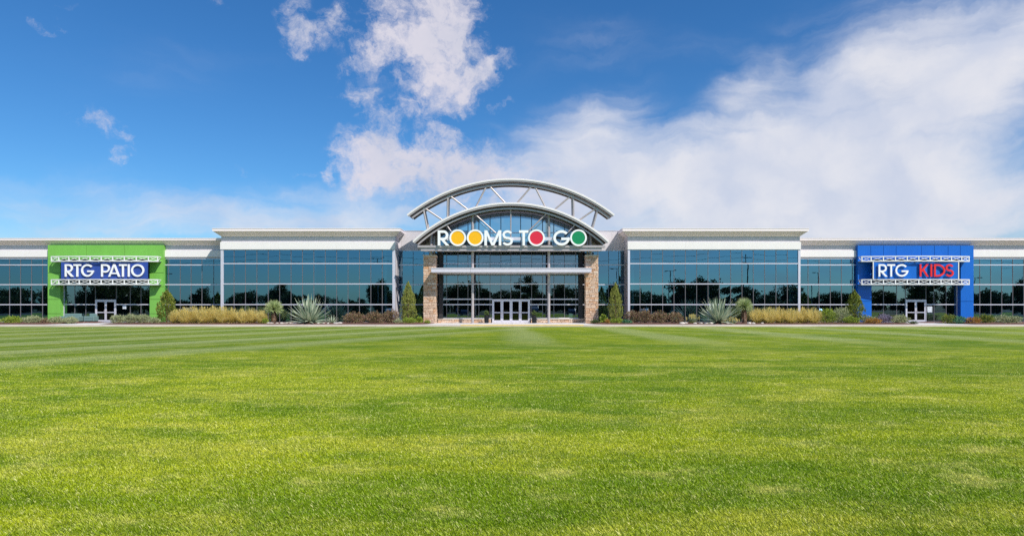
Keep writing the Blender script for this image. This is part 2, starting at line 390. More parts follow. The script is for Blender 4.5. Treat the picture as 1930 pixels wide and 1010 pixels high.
# ------------------------------------------------------------------ ground
LAWN_Z, KERB_Y, BED_Y = -.15, -7.4, -6.0
o = MB().add([(-1800,-1800,-.22),(1800,-1800,-.22),(1800,1800,-.22),(-1800,1800,-.22)], [(0,1,2,3)]).build('ground', M['earth']); tag(o, kind='structure')
o = MB().add([(-110,-84,LAWN_Z),(110,-84,LAWN_Z),(110,KERB_Y,LAWN_Z),(-110,KERB_Y,LAWN_Z)], [(0,1,2,3)]).build('lawn', lawn_mat()); tag(o, kind='structure')
o = MB().add([(-260,-116,-.19),(260,-116,-.19),(260,-84,-.19),(-260,-84,-.19)], [(0,1,2,3)]).build('parking_lot', M['asphalt']); tag(o, kind='structure')
# pavement slab in jointed bays, kerb in front
pv = MB()
x = -90.
while x < 90: pv.box(x+.006, x+2.994, KERB_Y+.2, 2.2, -.2, 0.); x += 3.
tag(pv.build('pavement', M['walk']), kind='structure')
kb = MB(); ky = MB(); x = -90.
YK0, YK1 = wx(868, KERB_Y), wx(1100, KERB_Y)
while x < 90:
    kb.box(x+.005, x+2.995, KERB_Y, KERB_Y+.19, -.2, .004); x += 3.
tag(kb.build('kerb', M['concrete']), kind='structure')
ky.box(YK0, YK1, KERB_Y-.006, KERB_Y+.035, -.06, .009)
tag(ky.build('road_markings', M['yellow']), kind='structure')

def in_view_blades(n, dmin, dmax):
    d = dmin*(dmax/dmin)**rng.random(n)
    xx = (rng.random(n)*2-1)*d*.86
    return np.stack([xx, -DIST+d], 1), d
def grass():
    n = 1250000
    p, d = in_view_blades(n, 3.4, 30.)
    az = rng.random(n)*2*np.pi
    clump = np.sin(p[:,0]*9+np.sin(p[:,1]*7)*2)*np.sin(p[:,1]*8+np.sin(p[:,0]*6)*2)
    h = (.016+.018*rng.random(n))*(1+.28*clump)*(1+.9*(rng.random(n)>.975))
    h *= np.clip(1.2-d/26., .12, 1)*.85
    w = np.maximum(.0018, .00042*d)*(.7+.6*rng.random(n))
    ln = h*(.2+1.0*rng.random(n)); la = az+np.pi/2+rng.normal(0,.6,n)
    dx, dy = np.cos(az)*w, np.sin(az)*w
    tx, ty = np.cos(la)*ln, np.sin(la)*ln
    z0 = np.full(n, LAWN_Z-.002)
    A = np.stack([p[:,0]-dx, p[:,1]-dy, z0], 1); B = np.stack([p[:,0]+dx, p[:,1]+dy, z0], 1)
    Cc = np.stack([p[:,0]+dx*.75+tx*.4, p[:,1]+dy*.75+ty*.4, z0+h*.62], 1)
    T = np.stack([p[:,0]+tx, p[:,1]+ty, z0+h], 1)
    V = np.stack([A, B, Cc, T], 1).reshape(-1,3)
    o = mesh_np('grass', V, 4, blade_mat()); tag(o, 'short bright green mown grass blades of the lawn', 'grass', kind='stuff')
grass()

# ------------------------------------------------------------------ the store building
B = thing('store_building', 'long white store with blue glass walls, stone pillars and a double steel arch', 'building')
XC = -.12
YR = 2.1                      # recessed plane of wings and lobby flanks
Z1, Z2, Z3 = 5.87, 3.86, 1.82
LV0, LV1 = wx(416.6,0), wx(745,0)     # left volume
RV0, RV1 = wx(1183,0), wx(1508,0)     # right volume
GT = 7.26
YP = 1.7                      # front plane of the two coloured side entrances
YA = -2.45                    # front of the arches

def window_wall(x0, x1, z0, z1, y, vs, hs, g='glass', top=None, open_=None):
    """aluminium horizontals outside, slim verticals, panes set one by one a hair out of true"""
    vs = sorted(vs); hs = sorted(hs)
    fr = MB()
    def seg(a, b, z): fr.box(a, b, y-.07, y+.03, z-.05, z+.05)
    for z in hs:
        if open_ and z < open_[2]+.02: seg(x0, open_[0], z); seg(open_[1], x1, z)
        else: seg(x0, x1, z)
    if top is None:
        fr.box(x0, x1, y-.05, y+.05, z1-.05, z1)
    if open_: fr.box(x0, open_[0], y-.05, y+.05, z0, z0+.08); fr.box(open_[1], x1, y-.05, y+.05, z0, z0+.08)
    else: fr.box(x0, x1, y-.05, y+.05, z0, z0+.08)
    f = fr.build('window_frame', M['frame'], B)
    ml = MB(); im = MB(); lm = MB()
    for v in vs:
        za = z0+.02
        if open_ and open_[0]-.05 < v < open_[1]+.05: za = open_[2]+.05
        zt = z1 if top is None else top(v)-.03
        if zt <= za: continue
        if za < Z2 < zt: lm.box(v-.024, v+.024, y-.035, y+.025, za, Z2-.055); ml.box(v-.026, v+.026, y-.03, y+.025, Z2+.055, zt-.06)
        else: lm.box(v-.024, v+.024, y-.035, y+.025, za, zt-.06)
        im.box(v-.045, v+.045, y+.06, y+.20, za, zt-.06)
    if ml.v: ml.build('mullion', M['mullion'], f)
    if lm.v: lm.build('mullion', M['lowmull_lit'], f)
    im.build('inner_mullion', M['inner'], f)
    gl = []
    xs = [x0]+vs+[x1]; zs = [z0]+hs+[z1 if top is None else None]
    for i in range(len(xs)-1):
        a, b = xs[i], xs[i+1]
        for j in range(len(zs)-1):
            c, d = zs[j], zs[j+1]
            if open_ and a >= open_[0]-.03 and b <= open_[1]+.03 and c < open_[2]-.05:
                if d is None or d <= open_[2]+.05: continue
                c = open_[2]
            if d is None: da, db = top(a), top(b)
            else: da = db = d
            if top is not None and d is not None: da = min(d, top(a)); db = min(d, top(b))
            if max(da, db) <= c+.01: continue
            da = max(da, c+.005); db = max(db, c+.005)
            t1, t2 = random.gauss(0, .0026), random.gauss(0, .0016)
            q = lambda X, Z: (X, y+(X-(a+b)/2)*t1+(Z-(c+da)/2)*t2, Z)
            gl += [q(a,c), q(b,c), q(b,db), q(a,da)]
    mesh_np('glass', gl, 4, M[g], f)
    return f

mul = lambda lst, y: [wx(p, y) for p in lst]
# big volumes
window_wall(LV0+.27, LV1-.27, .0, GT, 0, mul([441.3+21.48*i for i in range(14)], 0), [Z1,Z2,Z3])
window_wall(RV0+.22, RV1-.22, .0, GT, 0, mul([1206.2+21.35*i for i in range(14)], 0), [Z1,Z2,Z3])
# wings
PL0, PL1 = wx(90,YP), wx(307.8,YP); PR0, PR1 = wx(1616.8,YP), wx(1835,YP)
window_wall(-66, PL0+.05, 0, 6.53, YR, mul([80.4-20.7*i for i in range(19)], YR), [Z1,Z2,Z3])
window_wall(PL1-.05, LV0+.05, 0, 6.53, YR, mul([318,339.9,360.3,380.8,402.9], YR), [Z1,Z2,Z3])
window_wall(RV1-.05, PR0+.05, 0, 6.53, YR, mul([1522.8,1543.6,1564.8,1585.8,1606.5], YR), [Z1,Z2,Z3])
window_wall(PR1-.05, 66, 0, 6.53, YR, mul([1846.4+20.7*i for i in range(19)], YR), [Z1,Z2,Z3])
# flanks of the lobby
LB0, LB1 = wx(826,0), wx(1100,0)
window_wall(LV1-.02, -6.9, 0, 7.36, YR, mul([758.3,778.7,799,820], YR), [Z1,Z2,Z3])
window_wall(6.6, RV0+.02, 0, 7.36, YR, mul([1106,1127,1147,1166], YR), [Z1,Z2,Z3])

# corner posts and returns of the volumes
def one(name, m, par, *bx):
    q = MB(); q.box(*bx); return q.build(name, M[m], par)
for a, b in ((LV0, LV0+.27), (LV1-.27, LV1), (RV0, RV0+.22), (RV1-.22, RV1)): one('corner_post', 'frame', B, a, b, -.09, .2, 0, GT)
for a, b in ((LV0, LV0+.12), (LV1-.12, LV1), (RV0, RV0+.12), (RV1-.12, RV1)): one('side_wall', 'greywall', B, a, b, .2, YR+.3, 0, 8.57)
# wall bands, friezes
for a, b in ((LV0, LV1), (RV0, RV1)):
    w = MB(); w.box(a+.003, b-.003, .05, .3, GT, 8.58); w.build('frieze', M['greywall'], B)
    n = 3; ww = (b-a)/n; p = MB()
    for i in range(n): p.box(a-.02+i*ww+(.012 if i else 0), a+(i+1)*ww-(.012 if i<n-1 else -.02), -.16, .046, GT+.01, 8.0)
    p.box(a-.02, a+.1, .046, 1.0, GT+.01, 8.0); p.box(b-.1, b+.02, .046, 1.0, GT+.01, 8.0)
    p.build('fascia_band', M['white'], B)
def cornice(x0, x1, yf, yb, prof):
    """flared three-sided cornice with mitred corners; prof = (outward, z)"""
    mb = MB(); rings = []
    for o_, z in prof: rings.append([(x0-o_, yb, z), (x0-o_, yf-o_, z), (x1+o_, yf-o_, z), (x1+o_, yb, z)])
    vs = [v for r in rings for v in r]; n = len(prof); fs = []
    for i in range(n-1):
        for k in range(3): fs.append((i*4+k, i*4+k+1, (i+1)*4+k+1, (i+1)*4+k))
    fs.append(((n-1)*4, (n-1)*4+1, (n-1)*4+2, (n-1)*4+3)); mb.add(vs, fs)
    return mb
for a, b in ((LV0, LV1), (RV0, RV1)):
    cornice(a, b, .0, 14, [(-.02,8.565),(.55,9.02),(.60,9.025),(.60,9.25),(.63,9.26),(.63,9.31),(-.4,9.31)]).build('cornice', M['cornice'], B)
def panels_one(s, e):
    n = max(1, round((e-s)/6.)); w = (e-s)/n
    for i in range(n): one('fascia_band', 'white', B, s+i*w+.01, s+(i+1)*w-.01, YR-.13, YR+.046, 6.68, 7.33)
# wings: wall, band, cornice (straight runs butting the volumes)
for a, b in ((-66, LV0-.0), (RV1+.0, 66)):
    w = MB(); w.box(a, b, YR+.05, YR+.3, 6.53, 7.93); w.build('frieze', M['greywall'], B)
    for s, e in (((a, PL0), (PL1, b)) if a < 0 else ((a, PR0), (PR1, b))): panels_one(s, e)
    q = MB(); q.prism_x([(YR+.06,7.885),(YR-.52,8.33),(YR-.57,8.335),(YR-.57,8.52),(YR-.60,8.53),(YR-.60,8.57),(YR+14,8.57),(YR+14,7.885)], a, b)
    q.build('cornice', M['cornice'], B)
# lobby flank parapets
for a, b in ((LV1+.001, wx(757,YR)-.006), (wx(757,YR)+.006, -4.5), (4.5, RV0-.001)): one('parapet', 'greywall', B, a, b, YR-.05, YR+.3, 7.36, 9.33)
for a, b in ((LV1+.001, -4.5), (4.5, RV0-.001)): one('parapet_cap', 'frame', B, a, b, YR-.09, YR+.34, 9.333, 9.38)

# shell: roof, back and interior
s = MB(); s.box(-66, 66, YR+.35, 32, 7.95, 8.3); s.build('roof', M['greywall'], B)
s = MB(); s.box(-66, 66, 31.5, 32, 0, 7.95); s.box(-66.4,-66, YR, 32, 0, 8.3); s.box(66,66.4, YR, 32, 0, 8.3); s.build('back_wall', M['greywall'], B)
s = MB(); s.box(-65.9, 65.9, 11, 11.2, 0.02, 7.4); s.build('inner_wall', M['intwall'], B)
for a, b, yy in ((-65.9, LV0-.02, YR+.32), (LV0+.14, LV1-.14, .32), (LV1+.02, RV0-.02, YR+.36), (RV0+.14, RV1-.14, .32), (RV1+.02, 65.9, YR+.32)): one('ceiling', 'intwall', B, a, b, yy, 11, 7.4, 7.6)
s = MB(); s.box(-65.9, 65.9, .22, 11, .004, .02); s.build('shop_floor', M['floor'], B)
for px in (429, 593, 727, 1192, 1334, 1489, 1497):
    s = MB(); X = wx(px, 1.6); s.tube([(X,1.6,.02),(X,1.6,7.4)], .17 if px != 1497 else .05, 14); s.build('inside_column', M['intcol'], B, smooth=True)

# ---- lobby glass, jambs
CZ = -2.25
def arc_top(R_): return lambda x: CZ+math.sqrt(max(R_*R_-(x-XC)**2, .01))
GY = .2
DX0, DX1 = wx(927.5,GY), wx(999,GY); DZ = 2.36
fv = mul([842,863,882, 902.5,923.6,944,962.8,981.2,1002,1022.6, 1043.8,1064,1085.2], GY)
window_wall(-7.2, 7.0, .44, 8.9, GY, fv, [2.35,Z3,Z2,Z1,7.3,8.95], 'glassc', top=arc_top(13.2), open_=(DX0, DX1, DZ))
for a, b in ((-7.25,-6.85), (6.6,7.0)): one('dark_jamb', 'dark', B, a, b, -.2, .5, .44, 7.0)
# vault wall around the arched glass
# ---- arches
def arc(Rr, a, n=48): return [(XC+Rr*math.sin(t), CZ+Rr*math.cos(t)) for t in np.linspace(-R(a), R(a), n)]
def ring(mb, r0, r1, y0, y1, a): mb.strip2(arc(r1, a), arc(r0, a), y0, y1)
def rings(name, m, a, *rs):
    q = MB()
    for r0, r1, y0, y1 in rs: ring(q, r0, r1, y0, y1, a)
    return q.build(name, M[m], B, smooth=True)
RI, RO = 13.76, 16.05
rings('arch_fascia', 'archtop', 43.0, (RI-.13, RI, YA-.02, YA+.14))
rings('arch_trim', 'steel', 42.9, (RI-.27, RI-.133, YA+.03, YA+.14))
rings('arched_roof', 'archtop', 42.8, (RI-.04, RI+.06, YA+.06, 6.))
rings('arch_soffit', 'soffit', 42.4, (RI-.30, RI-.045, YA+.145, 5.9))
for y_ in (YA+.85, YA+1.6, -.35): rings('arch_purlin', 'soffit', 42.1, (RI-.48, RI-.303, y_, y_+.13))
rings('arch_chord', 'steel', 42.2, (RI-.58, RI-.43, YA+.3, YA+.47))
rings('arch_fascia', 'archtop', 38.2, (RO-.13, RO, YA-.02, YA+.14))
rings('arch_trim', 'steel', 38.1, (RO-.25, RO-.133, YA+.03, YA+.14))
rings('arched_roof', 'archtop', 38.0, (RO-.04, RO+.05, YA+.06, YA+2.1))
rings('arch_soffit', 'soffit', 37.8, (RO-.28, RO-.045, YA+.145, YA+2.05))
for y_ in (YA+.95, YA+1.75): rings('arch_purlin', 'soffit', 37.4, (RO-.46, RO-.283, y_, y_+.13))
rings('arch_chord', 'steel', 37.4, (RO-.54, RO-.40, YA+.3, YA+.47))
# web members of the open truss between the arches (front and rear)
Z4 = lambda zx, zy, y: (wx(760+zx/4.707, y), y, wz(320+zy/4.707, y))
web = [((745,133),(645,330)),((752,133),(905,296)),((1150,133),(1010,296)),((1160,133),(1260,330)),((395,222),(392,418)),((402,222),(570,352)),
       ((1508,220),(1512,418)),((1498,222),(1345,352)),((175,335),(215,528)),((182,335),(345,445)),((1730,335),(1680,520)),((1722,335),(1560,448))]
for a, b in web:
    w = MB(); pa, pb = Z4(*a, YA+.38), Z4(*b, YA+.38)
    w.tube([pa, pb], .085, 10); w.build('web_member', M['steel'], B, smooth=True)
for a, b in web:
    if abs(a[0]-b[0]) < 60:
        w = MB(); pa, pb = Z4(*a, YA+.38), Z4(*b, YA+.38)
        w.tube([(pa[0],YA+1.8,pa[2]), (pb[0],YA+1.8,pb[2])], .08, 10); w.build('web_member', M['steel'], B, smooth=True)
for a, b in (((625,385),(822,562)),((1275,385),(1105,550)),((370,472),(425,548)),((1530,482),(1465,552))):
    w = MB(); w.tube([Z4(*a,YA+.5), Z4(*b,YA+.5)], .07, 10); w.build('strut', M['steel'], B, smooth=True)
# columns
for px in (890.8, 1034.4):
    X = wx(px, -1.5); w = MB(); w.tube([(X,-1.5,0.),(X,-1.5,arc_top(13.45)(X))], .135, 18)
    w.lathe([(.24,0),(.24,.04),(.14,.045)], 18, (X,-1.5)); w.build('steel_column', M['steel'], B, smooth=True)
w = MB(); X = XC+.0; w.tube([(X,YA+.6,7.4),(X,YA+.6,arc_top(13.4)(X))], .06, 10); w.build('steel_rod', M['steel'], B, smooth=True)
for px in (812.5, 1113.2):
    X = wx(px, -1.1)
    w = MB(); w.tube([(X,-1.1,6.5),(X,-1.1,arc_top(13.4)(X))], .15, 18); w.build('steel_column', M['steel'], B, smooth=True)
    one('steel_post', 'steel', B, X+(.17 if X<0 else -.33), X+(.33 if X<0 else -.17), -.7,-.55, 6.5, arc_top(13.3)(X))
# main beam under the sign
a, b = wx(787,YA), wx(1140.5,YA); zt = wz(462.4,YA)
one('main_beam', 'steel', B, a, b, YA+.02, YA+.5, zt-.2, zt)
one('beam_web', 'steel', B, a+.3, b-.3, YA+.14, YA+.4, zt-.47, zt-.203)
one('beam_flange', 'steel', B, a+.3, b-.3, YA+.03, YA+.5, zt-.53, zt-.473)
one('beam_web', 'steel', B, a+.5, b-.5, YA+1.5, YA+1.7, zt-.47, zt-.2)
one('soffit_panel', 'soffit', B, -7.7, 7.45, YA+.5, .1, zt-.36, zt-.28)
# entrance canopy
CY = -3.0; a, b = wx(812.6,CY), wx(1114.7,CY); mid = wx(887,CY); z0, z1 = wz(513.6,CY), wz(504.7,CY)
one('entrance_canopy', 'canopy', B, a, mid-.008, CY, .1, z0+.035, z1-.06); one('entrance_canopy', 'canopy', B, mid+.008, b, CY, .1, z0+.035, z1-.06)
one('canopy_edge', 'canopy', B, a-.03, b+.03, CY-.04, .1, z1-.057, z1); one('canopy_soffit', 'canopy', B, a+.04, b-.04, CY+.05, .1, z0, z0+.032)
# ---- stone pillars made of courses of split stone
def stones(mb, x0, x1, y0, y1, z0, z1, faces='FLR', hmin=.10, hmax=.26):
    mb.box(x0+.05, x1-.05, y0+.05, y1-.02, z0, z1-.01)
    z = z0
    while z < z1-.03:
        h = min(random.uniform(hmin, hmax), z1-z)
        if z1-z-h < .06: h = z1-z
        for f in faces:
            u0, u1 = (x0, x1) if f == 'F' else (y0, y1)
            u = u0
            while u < u1-.02:
                w_ = min(random.uniform(.16, .55), u1-u)
                if u1-u-w_ < .1: w_ = u1-u
                d = random.uniform(-.015, .03); g = .006
                zz0, zz1 = z+g, z+h-g
                if h > .18 and random.random() < .3:
                    zm = z+h*random.uniform(.4,.6); parts = ((zz0, zm-g), (zm+g, zz1))
                else: parts = ((zz0, zz1),)
                for q0, q1 in parts:
                    dd = d+random.uniform(-.008,.008); e = .012; aa, bb = u+g, u+w_-g
                    if f == 'F': fn = lambda uu, o_, zz: (uu, y0-o_, zz)
                    elif f == 'L': fn = lambda uu, o_, zz: (x0-o_, uu, zz)
                    else: fn = lambda uu, o_, zz: (x1+o_, uu, zz)
                    vs = [fn(aa,-.06,q0),fn(bb,-.06,q0),fn(bb,-.06,q1),fn(aa,-.06,q1),
                          fn(aa+e,dd+random.uniform(-.01,.01),q0+e),fn(bb-e,dd+random.uniform(-.01,.01),q0+e),fn(bb-e,dd+random.uniform(-.01,.01),q1-e),fn(aa+e,dd+random.uniform(-.01,.01),q1-e)]
                    mb.add(vs, [(0,1,5,4),(1,2,6,5),(2,3,7,6),(3,0,4,7),(4,5,6),(4,6,7)])
                u += w_
        z += h
PILL = [(wx(797.9,-1.4), wx(821.6,-1.4)), (wx(1103.8,-1.4), wx(1127.6,-1.4))]
for a, b in PILL:
    s = MB(); stones(s, a, b, -1.4, -.3, 0, 6.50); p_ = s.build('stone_pillar', M['stone'], B)
    c = MB(); c.box(a-.06, b+.06, -1.47, -.25, 6.50, 6.62); c.build('cap', M['capst'], p_, bevel=.015)
# low stone walls under the lobby glass
cx0, cx1 = wx(888,-.1), wx(893.5,-.1)
for a, b in ((PILL[0][1]+.02, wx(925.5,0)), (wx(1000.5,0), PILL[1][0]-.02)):
    s = MB(); stones(s, a, b, -.1, .3, 0, .35, 'F', .11, .18); p_ = s.build('stone_base', M['stone'], B)
    c = MB(); c.box(a, b, -.16, .24, .35, .44); c.build('sill', M['capst'], p_)

# ---- doors
def door_pair(x0, x1, y, ztop, n, z0=.0):
    fr = MB(); t = .07
    fr.box(x0, x1, y-.06, y+.06, ztop-.09, ztop); fr.box(x0, x0+t, y-.06, y+.06, z0, ztop-.09); fr.box(x1-t, x1, y-.06, y+.06, z0, ztop-.09)
    w = (x1-x0-2*t)/n
    fr.build('door_frame', M['frame'], B)
    for i in range(n):
        a = x0+t+i*w+.006; b = a+w-.012; d = MB(); s = .13 if n == 4 else .10
        zt = ztop-.10
        d.box(a, a+s, y-.03, y+.03, z0+.01, zt); d.box(b-s, b, y-.03, y+.03, z0+.01, zt)
        d.box(a+s, b-s, y-.03, y+.03, z0+.01, z0+.26); d.box(a+s, b-s, y-.03, y+.03, zt-.13, zt)
        d.box(a+s, b-s, y-.028, y+.028, z0+.98, z0+1.07)
        do = d.build('door', M['frame'], B)
        mesh_np('glass', [(a+s,y,z0+.26),(b-s,y,z0+.26),(b-s,y,zt-.13),(a+s,y,zt-.13)], 4, M['doorglass'], do)
        hx = b-s/2 if i % 2 == 0 else a+s/2
        h = MB(); sg = -1 if i % 2 == 0 else 1
        h.tube([(hx,y-.03,z0+.9),(hx+sg*.05,y-.10,z0+.93),(hx+sg*.05,y-.10,z0+1.22),(hx,y-.03,z0+1.25)], .016, 8)
        h.build('handle', M['steel'], do, smooth=True)
door_pair(DX0, DX1, GY-.02, DZ, 4)

# ---- side entrances
def panels(mb, x0, x1, z0, z1, y0, y1, xs=(), zs=()):
    X = [x0]+sorted(xs)+[x1]; Zz = [z0]+sorted(zs)+[z1]; g = .018
    for i in range(len(X)-1):
        for j in range(len(Zz)-1):
            mb.box(X[i]+(g if i else 0), X[i+1]-(g if i < len(X)-2 else 0), y0, y1, Zz[j]+(g if j else 0), Zz[j+1]-(g if j < len(Zz)-2 else 0))
def portal(x0, x1, ix0, ix1, ztop, m, joints, pz, tx0, tx1, nb, doorpx, vpx):
    GYp = YP+.5; zo = 6.46; Y1 = YP+.7
    s = MB()
    panels(s, x0, x1, zo, ztop, YP, YP+.05, joints)
    panels(s, x0, ix0, 0, zo-.018, YP, YP+.05, (), pz); panels(s, ix1, x1, 0, zo-.018, YP, YP+.05, (), pz)
    s.box(x0, x0+.04, YP+.054, Y1, 0, ztop); s.box(x1-.04, x1, YP+.054, Y1, 0, ztop)
    s.box(ix0-.04, ix0, YP+.054, Y1, 0, zo); s.box(ix1, ix1+.04, YP+.054, Y1, 0, zo)
    s.box(x0+.04, x1-.04, YP+.054, Y1, ztop-.05, ztop-.003)
    s.box(ix0, ix1, YP+.054, Y1, zo+.003, zo+.05)
    w = s.build('entrance_portal', m, B)
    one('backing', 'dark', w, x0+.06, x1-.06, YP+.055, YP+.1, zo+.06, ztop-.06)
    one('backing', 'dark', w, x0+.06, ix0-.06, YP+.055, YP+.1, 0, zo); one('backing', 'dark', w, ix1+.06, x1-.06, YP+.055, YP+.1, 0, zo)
    d0, d1 = wx(doorpx[0], GYp), wx(doorpx[1], GYp); dz = wz(564.6, GYp)
    window_wall(ix0+.02, ix1-.02, 0, 4.1, GYp, mul(vpx, GYp), [1.83], 'glassc', open_=(d0, d1, dz))
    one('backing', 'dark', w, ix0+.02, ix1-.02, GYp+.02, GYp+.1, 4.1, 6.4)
    one('jamb', 'frame', w, ix0+.021, ix0+.09, GYp-.06, GYp+.02, 0, 4.1); one('jamb', 'frame', w, ix1-.12, ix1-.021, GYp-.06, GYp+.02, 0, 4.1)
    door_pair(d0, d1, GYp-.02, dz, 2)
    # curved lattice canopies
    xm, hw = (tx0+tx1)/2, (tx1-tx0)/2
    def py(x): t = (x-xm)/hw; return YP-(.72+.55*(1-t*t))
    for zb, zt_ in ((wz(493.3,YP-.8), wz(482.6,YP-.8)), (wz(537,YP-.8), wz(526.2,YP-.8))):
        root = None; n = 40; xs = [tx0+(tx1-tx0)*i/n for i in range(n+1)]
        for za, zc in ((zt_-.09, zt_), (zb, zb+.10)):
            cb = MB()
            for i in range(n):
                a, b = xs[i], xs[i+1]
                cb.add([(a,py(a),za),(b,py(b),za),(b,py(b)+.1,za),(a,py(a)+.1,za),(a,py(a),zc),(b,py(b),zc),(b,py(b)+.1,zc),(a,py(a)+.1,zc)],
                       [(0,3,2,1),(4,5,6,7),(0,1,5,4),(2,3,7,6)]+([(3,0,4,7)] if i == 0 else [])+([(1,2,6,5)] if i == n-1 else []))
            cb_o = cb.build('canopy_truss' if root is None else 'chord', M['truss'], B if root is None else root)
            root = root or cb_o
        nodes_ = [tx0+.06]+[tx0+(tx1-tx0)*(.083+.834*i/8) for i in range(9)]+[tx1-.06]
        for x in nodes_: one('post', 'truss', root, x-.05, x+.05, py(x)+.008, py(x)+.09, zb+.102, zt_-.092)
        for i in range(10):
            a, b = nodes_[i]+.05, nodes_[i+1]-.05; dg = MB()
            dg.bar((a,py(a)+.045,zb+.11),(b,py(b)+.045,zt_-.10), .03, .042); dg.bar((a,py(a)+.08,zt_-.10),(b,py(b)+.08,zb+.11), .03, .042)
            dg.build('lattice', M['truss'], root)
        for x, sx in ((tx0+.05, 1), (tx1-.05, -1)):
            for za in (zt_-.05, zb+.055):
                er = MB(); er.bar((x, py(x)+.1, za), (x+sx*.06, YP-.004, za), .09, .09); er.build('bracket', M['truss'], root)
            er = MB(); er.bar((x,py(x)+.12,zb+.12),(x+sx*.06,YP-.004,zt_-.1),.04,.04); er.build('bracket', M['truss'], root)
        for i in range(1, 10):
            x = nodes_[i]; er = MB(); er.bar((x,py(x)+.1,zb+.025),(x,YP-.004 if i in (1,9) else YP+.1,zb+.025), .06, .05); er.build('bracket', M['truss'], root)
        dk = MB(); pl = [(x, max(py(x)+.1, YP-.86)) for x in xs]+[(tx1, YP-.003), (tx0, YP-.003)]
        dk.prism_z(pl, zb+.055, zb+.075); dk.build('deck', m, root)
gl0, gl1 = wx(113.6,YP), wx(282,YP)
portal(PL0, PL1, gl0, gl1, wz(461.8,YP), M['green'], mul([163,235],YP), (.9,2.35,3.65,5.05), wx(95.2,YP-.75), wx(297.5,YP-.75), 10, (180.2,219), (141.2,162,180,219.5,245.7,265.9))
bl0, bl1 = wx(1642.6,YP), wx(1810.8,YP)
portal(PR0, PR1, bl0, bl1, wz(463,YP), M['blue'], mul([1641.2,1665.3,1689.1,1736.6,1761.3,1787,1810.2],YP), (2.15,), wx(1623.8,YP-.75), wx(1828.2,YP-.75), 10, (1706.3,1745), (1665,1689.7,1706.3,1745,1760,1783))

# ------------------------------------------------------------------ signs
def line_poly(p, q, t):
    p, q = Vector(p), Vector(q); d = (q-p).normalized(); n = Vector((-d.y, d.x))*t/2
    return [tuple(p-n), tuple(q-n), tuple(q+n), tuple(p+n)]
def diag_poly(p, q, t):          # ends cut level
    (x0,z0),(x1,z1) = p, q; L = math.hypot(x1-x0, z1-z0); h = t*L/abs(z1-z0)/2
    return [(x0-h,z0),(x0+h,z0),(x1+h,z1),(x1-h,z1)]
def arc_polys(cx, cz, rx, rz, a0, a1, t, n=28):
    out, inn = [], []
    for i in range(n+1):
        a = R(a0+(a1-a0)*i/n); out.append((cx+(rx+t/2)*math.cos(a), cz+(rz+t/2)*math.sin(a))); inn.append((cx+(rx-t/2)*math.cos(a), cz+(rz-t/2)*math.sin(a)))
    return (out, inn)
def glyph(ch, w, h, t):
    P = []; T2 = t/2
    if ch == 'I': P = [line_poly((w/2,0),(w/2,h),t)]
    if ch == 'T': P = [line_poly((0,h-T2),(w,h-T2),t), line_poly((w/2,0),(w/2,h-t*.5),t)]
    if ch in 'RP':
        zm = h*.43 if ch == 'R' else h*.40; rz = (h-T2-zm)/2; cz = zm+rz; cx = max(w-rz-T2-(w*.08 if ch == 'R' else 0), t)
        P = [line_poly((T2,0),(T2,h),t), line_poly((T2,h-T2),(cx,h-T2),t), line_poly((T2,zm),(cx,zm),t), arc_polys(cx,cz,rz,rz,-90,90,t)]
        if ch == 'R': P.append(diag_poly((w-t*.62,0),(cx-rz*.45,zm),t))
    if ch == 'D':
        rz = h/2-T2; rx = w*.62; cx = w-rx-T2
        P = [line_poly((T2,0),(T2,h),t), line_poly((T2,h-T2),(cx,h-T2),t), line_poly((T2,T2),(cx,T2),t), arc_polys(cx,h/2,rx,rz,-90,90,t)]
    if ch == 'A': P = [diag_poly((t*.56,0),(w/2,h),t), diag_poly((w-t*.56,0),(w/2,h),t), line_poly((w*.22,h*.27),(w*.78,h*.27),t*.85)]
    if ch == 'K': P = [line_poly((T2,0),(T2,h),t), diag_poly((t*.9,h*.40),(w-t*.75,h),t), diag_poly((w-t*.65,0),(w*.34,h*.62),t)]
    if ch == 'M': P = [line_poly((T2,0),(T2,h),t), line_poly((w-T2,0),(w-T2,h),t), diag_poly((w/2,0),(t*.6,h),t*.95), diag_poly((w/2,0),(w-t*.6,h),t*.95)]
    if ch == 'O': P = [arc_polys(w/2,h/2,w/2-T2,h/2-T2,0,360,t,48)]
    if ch == 'G': P = [arc_polys(w/2,h/2,w/2-T2,h/2-T2,42,352,t,44), line_poly((w*.48,h*.44),(w,h*.44),t*.95)]
    if ch == 'S':
        rz = (h-t)/4; rx = w/2-T2
        P = [arc_polys(w/2,h-T2-rz,rx*.93,rz,25,270,t), arc_polys(w/2,T2+rz,rx,rz,90,-155,t)]
    return P
def letter(ch, x, z, w, h, t, y, depth, m, parent):
    mb = MB()
    for i, p in enumerate(glyph(ch, w, h, t)):
        yy = y-.0022*i
        if isinstance(p, tuple): mb.strip2([(x+a,z+b) for a,b in p[0]], [(x+a,z+b) for a,b in p[1]], yy, y+depth)
        else: mb.prism_y([(x+a,z+b) for a,b in p], yy, y+depth+.001*i)
    return mb.build('letter', m, parent)
